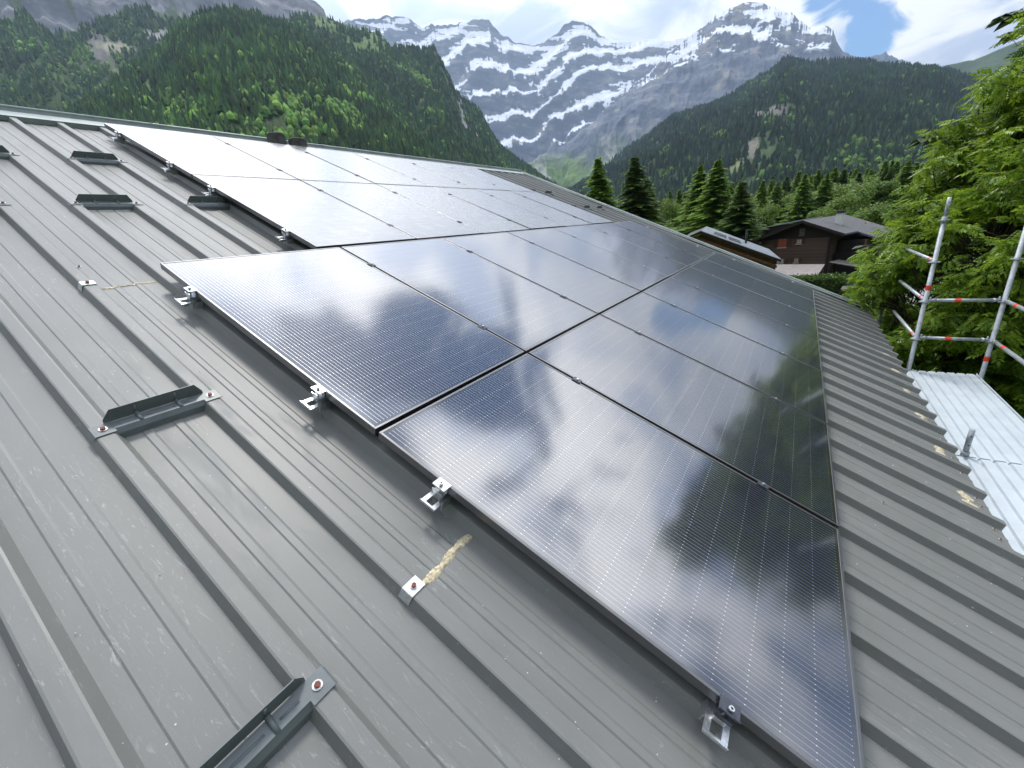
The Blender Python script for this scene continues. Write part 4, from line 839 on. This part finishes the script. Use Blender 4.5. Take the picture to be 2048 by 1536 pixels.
# ------------------------------------------------------------------ timber shed with metal roof
sh = tag(empty('shed', (37.5, 1, GZ)), 'orange timber shed with ribbed metal roof and two skylights', 'shed')
def quad_on(P4, s0, s1, t0, t1, lift):
    A_, B_, C_, D_ = [np.array(p, float) for p in P4]; n_ = np.cross(B_-A_, D_-A_); n_ /= np.linalg.norm(n_); n_ *= np.sign(n_[2])
    f = lambda s_, t_: (A_*(1-s_) + B_*s_)*(1-t_) + (D_*(1-s_) + C_*s_)*t_ + n_*lift
    return [f(s0, t0), f(s1, t0), f(s1, t1), f(s0, t1)]
Ra, Rb_, Rc, Rd = (-.5, 2.80, zf(-1.12)), (-.5, -2.92, zf(-3.68)), (8.5, -1.60, zf(-3.55)), (8.5, 3.90, zf(-1.02))
def slab(q, th): 
    w = MB(); w.add(list(q) + [np.array(p) - np.array([0,0,th]) for p in q], [(3,2,1,0), (4,5,6,7), (0,1,5,4), (1,2,6,5), (2,3,7,6), (3,0,4,7)]); return w
rs = slab([Ra, Rb_, Rc, Rd], .07); NR = 26
for k in range(NR):
    s_ = (k+.2)/NR; q = quad_on((Ra, Rb_, Rc, Rd), 0, 1, s_, s_+.28/NR, .03); q0 = quad_on((Ra, Rb_, Rc, Rd), 0, 1, s_, s_+.28/NR, .001); b = len(rs.v); rs.add(q + q0, [(3,2,1,0), (0,1,5,4), (2,3,7,6), (1,2,6,5)])
so = rs.build('roof', M['shedroof'], sh)
for a_, b2 in ((.16, .33), (.36, .52)):
    w = slab([tuple(p) for p in quad_on((Ra, Rb_, Rc, Rd), a_, b2, .12, .5, .07)], .06); w.build('skylight', M['skyl'], so)
w = slab([(-.5,2.81,zf(-1.13)), (8.5,3.91,zf(-1.03)), (8.5,5.4,zf(-1.5)), (-.5,4.1,zf(-1.62))], .07); w.build('roof', M['conc'], sh)
w = slab([(-.56,4.1,zf(-1.66)), (-.56,2.80,zf(-1.14)), (-.50,2.80,zf(-1.14)), (-.50,4.1,zf(-1.66))], .16); w.build('bargeboard', M['darkwood'], sh)
w = slab([(-.56,2.79,zf(-1.14)), (-.56,-2.95,zf(-3.71)), (-.50,-2.95,zf(-3.71)), (-.50,2.79,zf(-1.14))], .17); w.build('bargeboard', M['darkwood'], sh)
w = MB(); w.add([(.5,3.8,0), (.5,3.8,zf(-1.85)), (.5,2.6,zf(-1.35)), (.5,-2.6,zf(-3.68)), (.5,-2.6,0)], [(0,1,2,3,4)]); w.add([(.5,-2.6,0), (.5,-2.6,zf(-3.68)), (8,-1.4,zf(-3.68)), (8,-1.4,0)], [(0,1,2,3)]); w.add([(.5,3.8,0), (8,4.8,0), (8,4.8,zf(-1.8)), (.5,3.8,zf(-1.85))], [(0,1,2,3)]); w.build('wall', M['orange'], sh)
for y, z in ((1.4, -2.05), (-.6, -2.95), (-2.3, -3.7)): w = MB(); w.box(-.05, .10, y-.08, y+.08, 0, zf(z)); w.build('post', M['orange'], sh)
w = MB(); w.add([(-.3,3.3,zf(-1.72)), (-.3,-2.7,zf(-4.32)), (-.3,-2.7,zf(-4.14)), (-.3,3.3,zf(-1.54)), (-.14,3.3,zf(-1.72)), (-.14,-2.7,zf(-4.32)), (-.14,-2.7,zf(-4.14)), (-.14,3.3,zf(-1.54))], [(0,1,2,3), (7,6,5,4), (0,4,5,1), (3,2,6,7)]); w.build('beam', M['orange'], sh)
w = MB(); w.tube((3.6, -.12, zf(-2.6)), (3.6, -.12, zf(-1.58)), .08, n=12); w.tube((3.6, -.12, zf(-1.58)), (3.6, -.12, zf(-1.48)), .11, n=12); w.build('flue_pipe', M['rubber'], so)

# ------------------------------------------------------------------ haze, light, sky, camera
hz = MB(); hz.box(-10000, 10000, -10000, 10000, GZ-30, 3300); t = NT('air'); t.t.nodes.remove(t.bsdf); pv = t.n('ShaderNodeVolumePrincipled')
pv.inputs['Color'].default_value = (.56, .75, 1, 1); pv.inputs['Density'].default_value = 5.6e-5; pv.inputs['Anisotropy'].default_value = .2; t.l(pv.outputs[0], t.out.inputs['Volume'])
tag(hz.build('haze', t.mat), kind='stuff', label='thin blue haze in the valley air', cat='haze')

sd = bpy.data.lights.new('sun', 'SUN'); sd.energy = 2.1; sd.angle = R(11); sd.color = (1, .96, .90); so_ = bpy.data.objects.new('sun', sd); COL.objects.link(so_)
ds = Vector((math.cos(R(SUN_EL))*math.cos(R(SUN_AZ)), -math.cos(R(SUN_EL))*math.sin(R(SUN_AZ)), math.sin(R(SUN_EL)))); so_.rotation_euler = ds.to_track_quat('Z', 'Y').to_euler()
W = bpy.data.worlds.new('World'); SC.world = W; W.use_nodes = True; nt = W.node_tree; bg = nt.nodes['Background']
class WT(NT):
    def __init__(s): s.t = nt
w = WT(); sky = w.n('ShaderNodeTexSky', sky_type='NISHITA'); sky.sun_disc = False; sky.sun_elevation = R(SUN_EL); sky.sun_rotation = math.atan2(ds.x, ds.y); sky.altitude = 1200; sky.dust_density = .6
tc = w.n('ShaderNodeTexCoord').outputs['Generated']; sx_ = w.n('ShaderNodeSeparateXYZ'); w.l(tc, sx_.inputs[0]); zc = w.m('MAXIMUM', sx_.outputs[2], 0.)
zz_ = w.m('ADD', zc, .22); cv = w.n('ShaderNodeCombineXYZ'); w.l(w.m('DIVIDE', sx_.outputs[0], zz_), cv.inputs[0]); w.l(w.m('DIVIDE', sx_.outputs[1], zz_), cv.inputs[1]); pc = cv.outputs[0]
base = w.noise(2.7, 9, .56, pc, 1.1); den = w.m('ADD', base, 0)
def hole(az, el, rad, amt):
    d = (math.cos(R(el))*math.cos(R(az)), -math.cos(R(el))*math.sin(R(az)), math.sin(R(el))); dp = w.n('ShaderNodeVectorMath', operation='DOT_PRODUCT'); dp.inputs[1].default_value = d; w.l(tc, dp.inputs[0])
    return w.m('MULTIPLY', w.ramp(dp.outputs['Value'], math.cos(R(rad)), 1.0), amt)
for h in ((.8, 17.3, 3.6, -.26), (4.0, 13.6, 3.3, -.24), (7.5, 18, 6, .16), (-14, 21, 8, .1), (-22, 23, 14, .16), (-7, 22, 6, .14), (10.5, 15, 7, .14), (-60, 30, 26, .26), (-35, 26, 14, .12), (-30, 40, 6, -.08), (-12, 44, 6, -.08), (-45, 46, 5, -.06), (3, 27, 9, .08), (12, 22, 8, .08), (44, 26, 7, -.08)): den = w.m('ADD', den, hole(*h))
den = w.m('ADD', den, w.ramp(zc, .40, .62, .03, -.035)); mask = w.ramp(den, .405, .55); shade = w.ramp(w.noise(3.0, 7, .55, pc, .8), .36, .62)
cl0 = w.mix(shade, (3.0, 3.45, 4.4), (6.2, 6.2, 6.2)); up_ = w.ramp(zc, .30, .66, 1., 3.1); cs_ = w.n('ShaderNodeVectorMath', operation='SCALE'); w.l(cl0, cs_.inputs[0]); w.l(up_, cs_.inputs['Scale']); cloud = cs_.outputs[0]
dps = w.n('ShaderNodeVectorMath', operation='DOT_PRODUCT'); dps.inputs[1].default_value = tuple(ds); w.l(tc, dps.inputs[0]); cs2 = w.n('ShaderNodeVectorMath', operation='SCALE'); w.l(cloud, cs2.inputs[0]); w.l(w.ramp(dps.outputs['Value'], -.3, .95, .62, 1.45), cs2.inputs['Scale']); cloud = cs2.outputs[0]
hs_ = w.n('ShaderNodeHueSaturation'); hs_.inputs['Saturation'].default_value = 1.3; hs_.inputs['Value'].default_value = .82; w.l(sky.outputs[0], hs_.inputs['Color']); fin = w.mix(mask, hs_.outputs[0], cloud); w.l(fin, bg.inputs['Color']); bg.inputs['Strength'].default_value = .10

cam = bpy.data.cameras.new('camera'); cam.lens = 14.375; cam.sensor_width = 36; cam.sensor_fit = 'HORIZONTAL'; cam.clip_start = .05; cam.clip_end = 60000
co_ = bpy.data.objects.new('camera', cam); COL.objects.link(co_); SC.camera = co_
Rw = ((0.547687, -0.334436, 0.766937), (-0.830666, -0.107612, 0.546272), (-0.100161, -0.936254, -0.336742))
m4 = Matrix(((Rw[0][0], -Rw[0][1], -Rw[0][2], CAM[0]), (Rw[1][0], -Rw[1][1], -Rw[1][2], CAM[1]), (Rw[2][0], -Rw[2][1], -Rw[2][2], CAM[2]), (0, 0, 0, 1))); co_.matrix_world = m4
SC.view_settings.view_transform = 'Standard'; SC.view_settings.look = 'None'; SC.view_settings.exposure = .74; SC.view_settings.gamma = 1
cy = SC.cycles; cy.use_denoising = True; cy.denoiser = 'OPENIMAGEDENOISE'; cy.max_bounces = 6; cy.diffuse_bounces = 3; cy.glossy_bounces = 3; cy.transmission_bounces = 4; cy.volume_bounces = 0; cy.sample_clamp_indirect = 6; cy.blur_glossy = .5
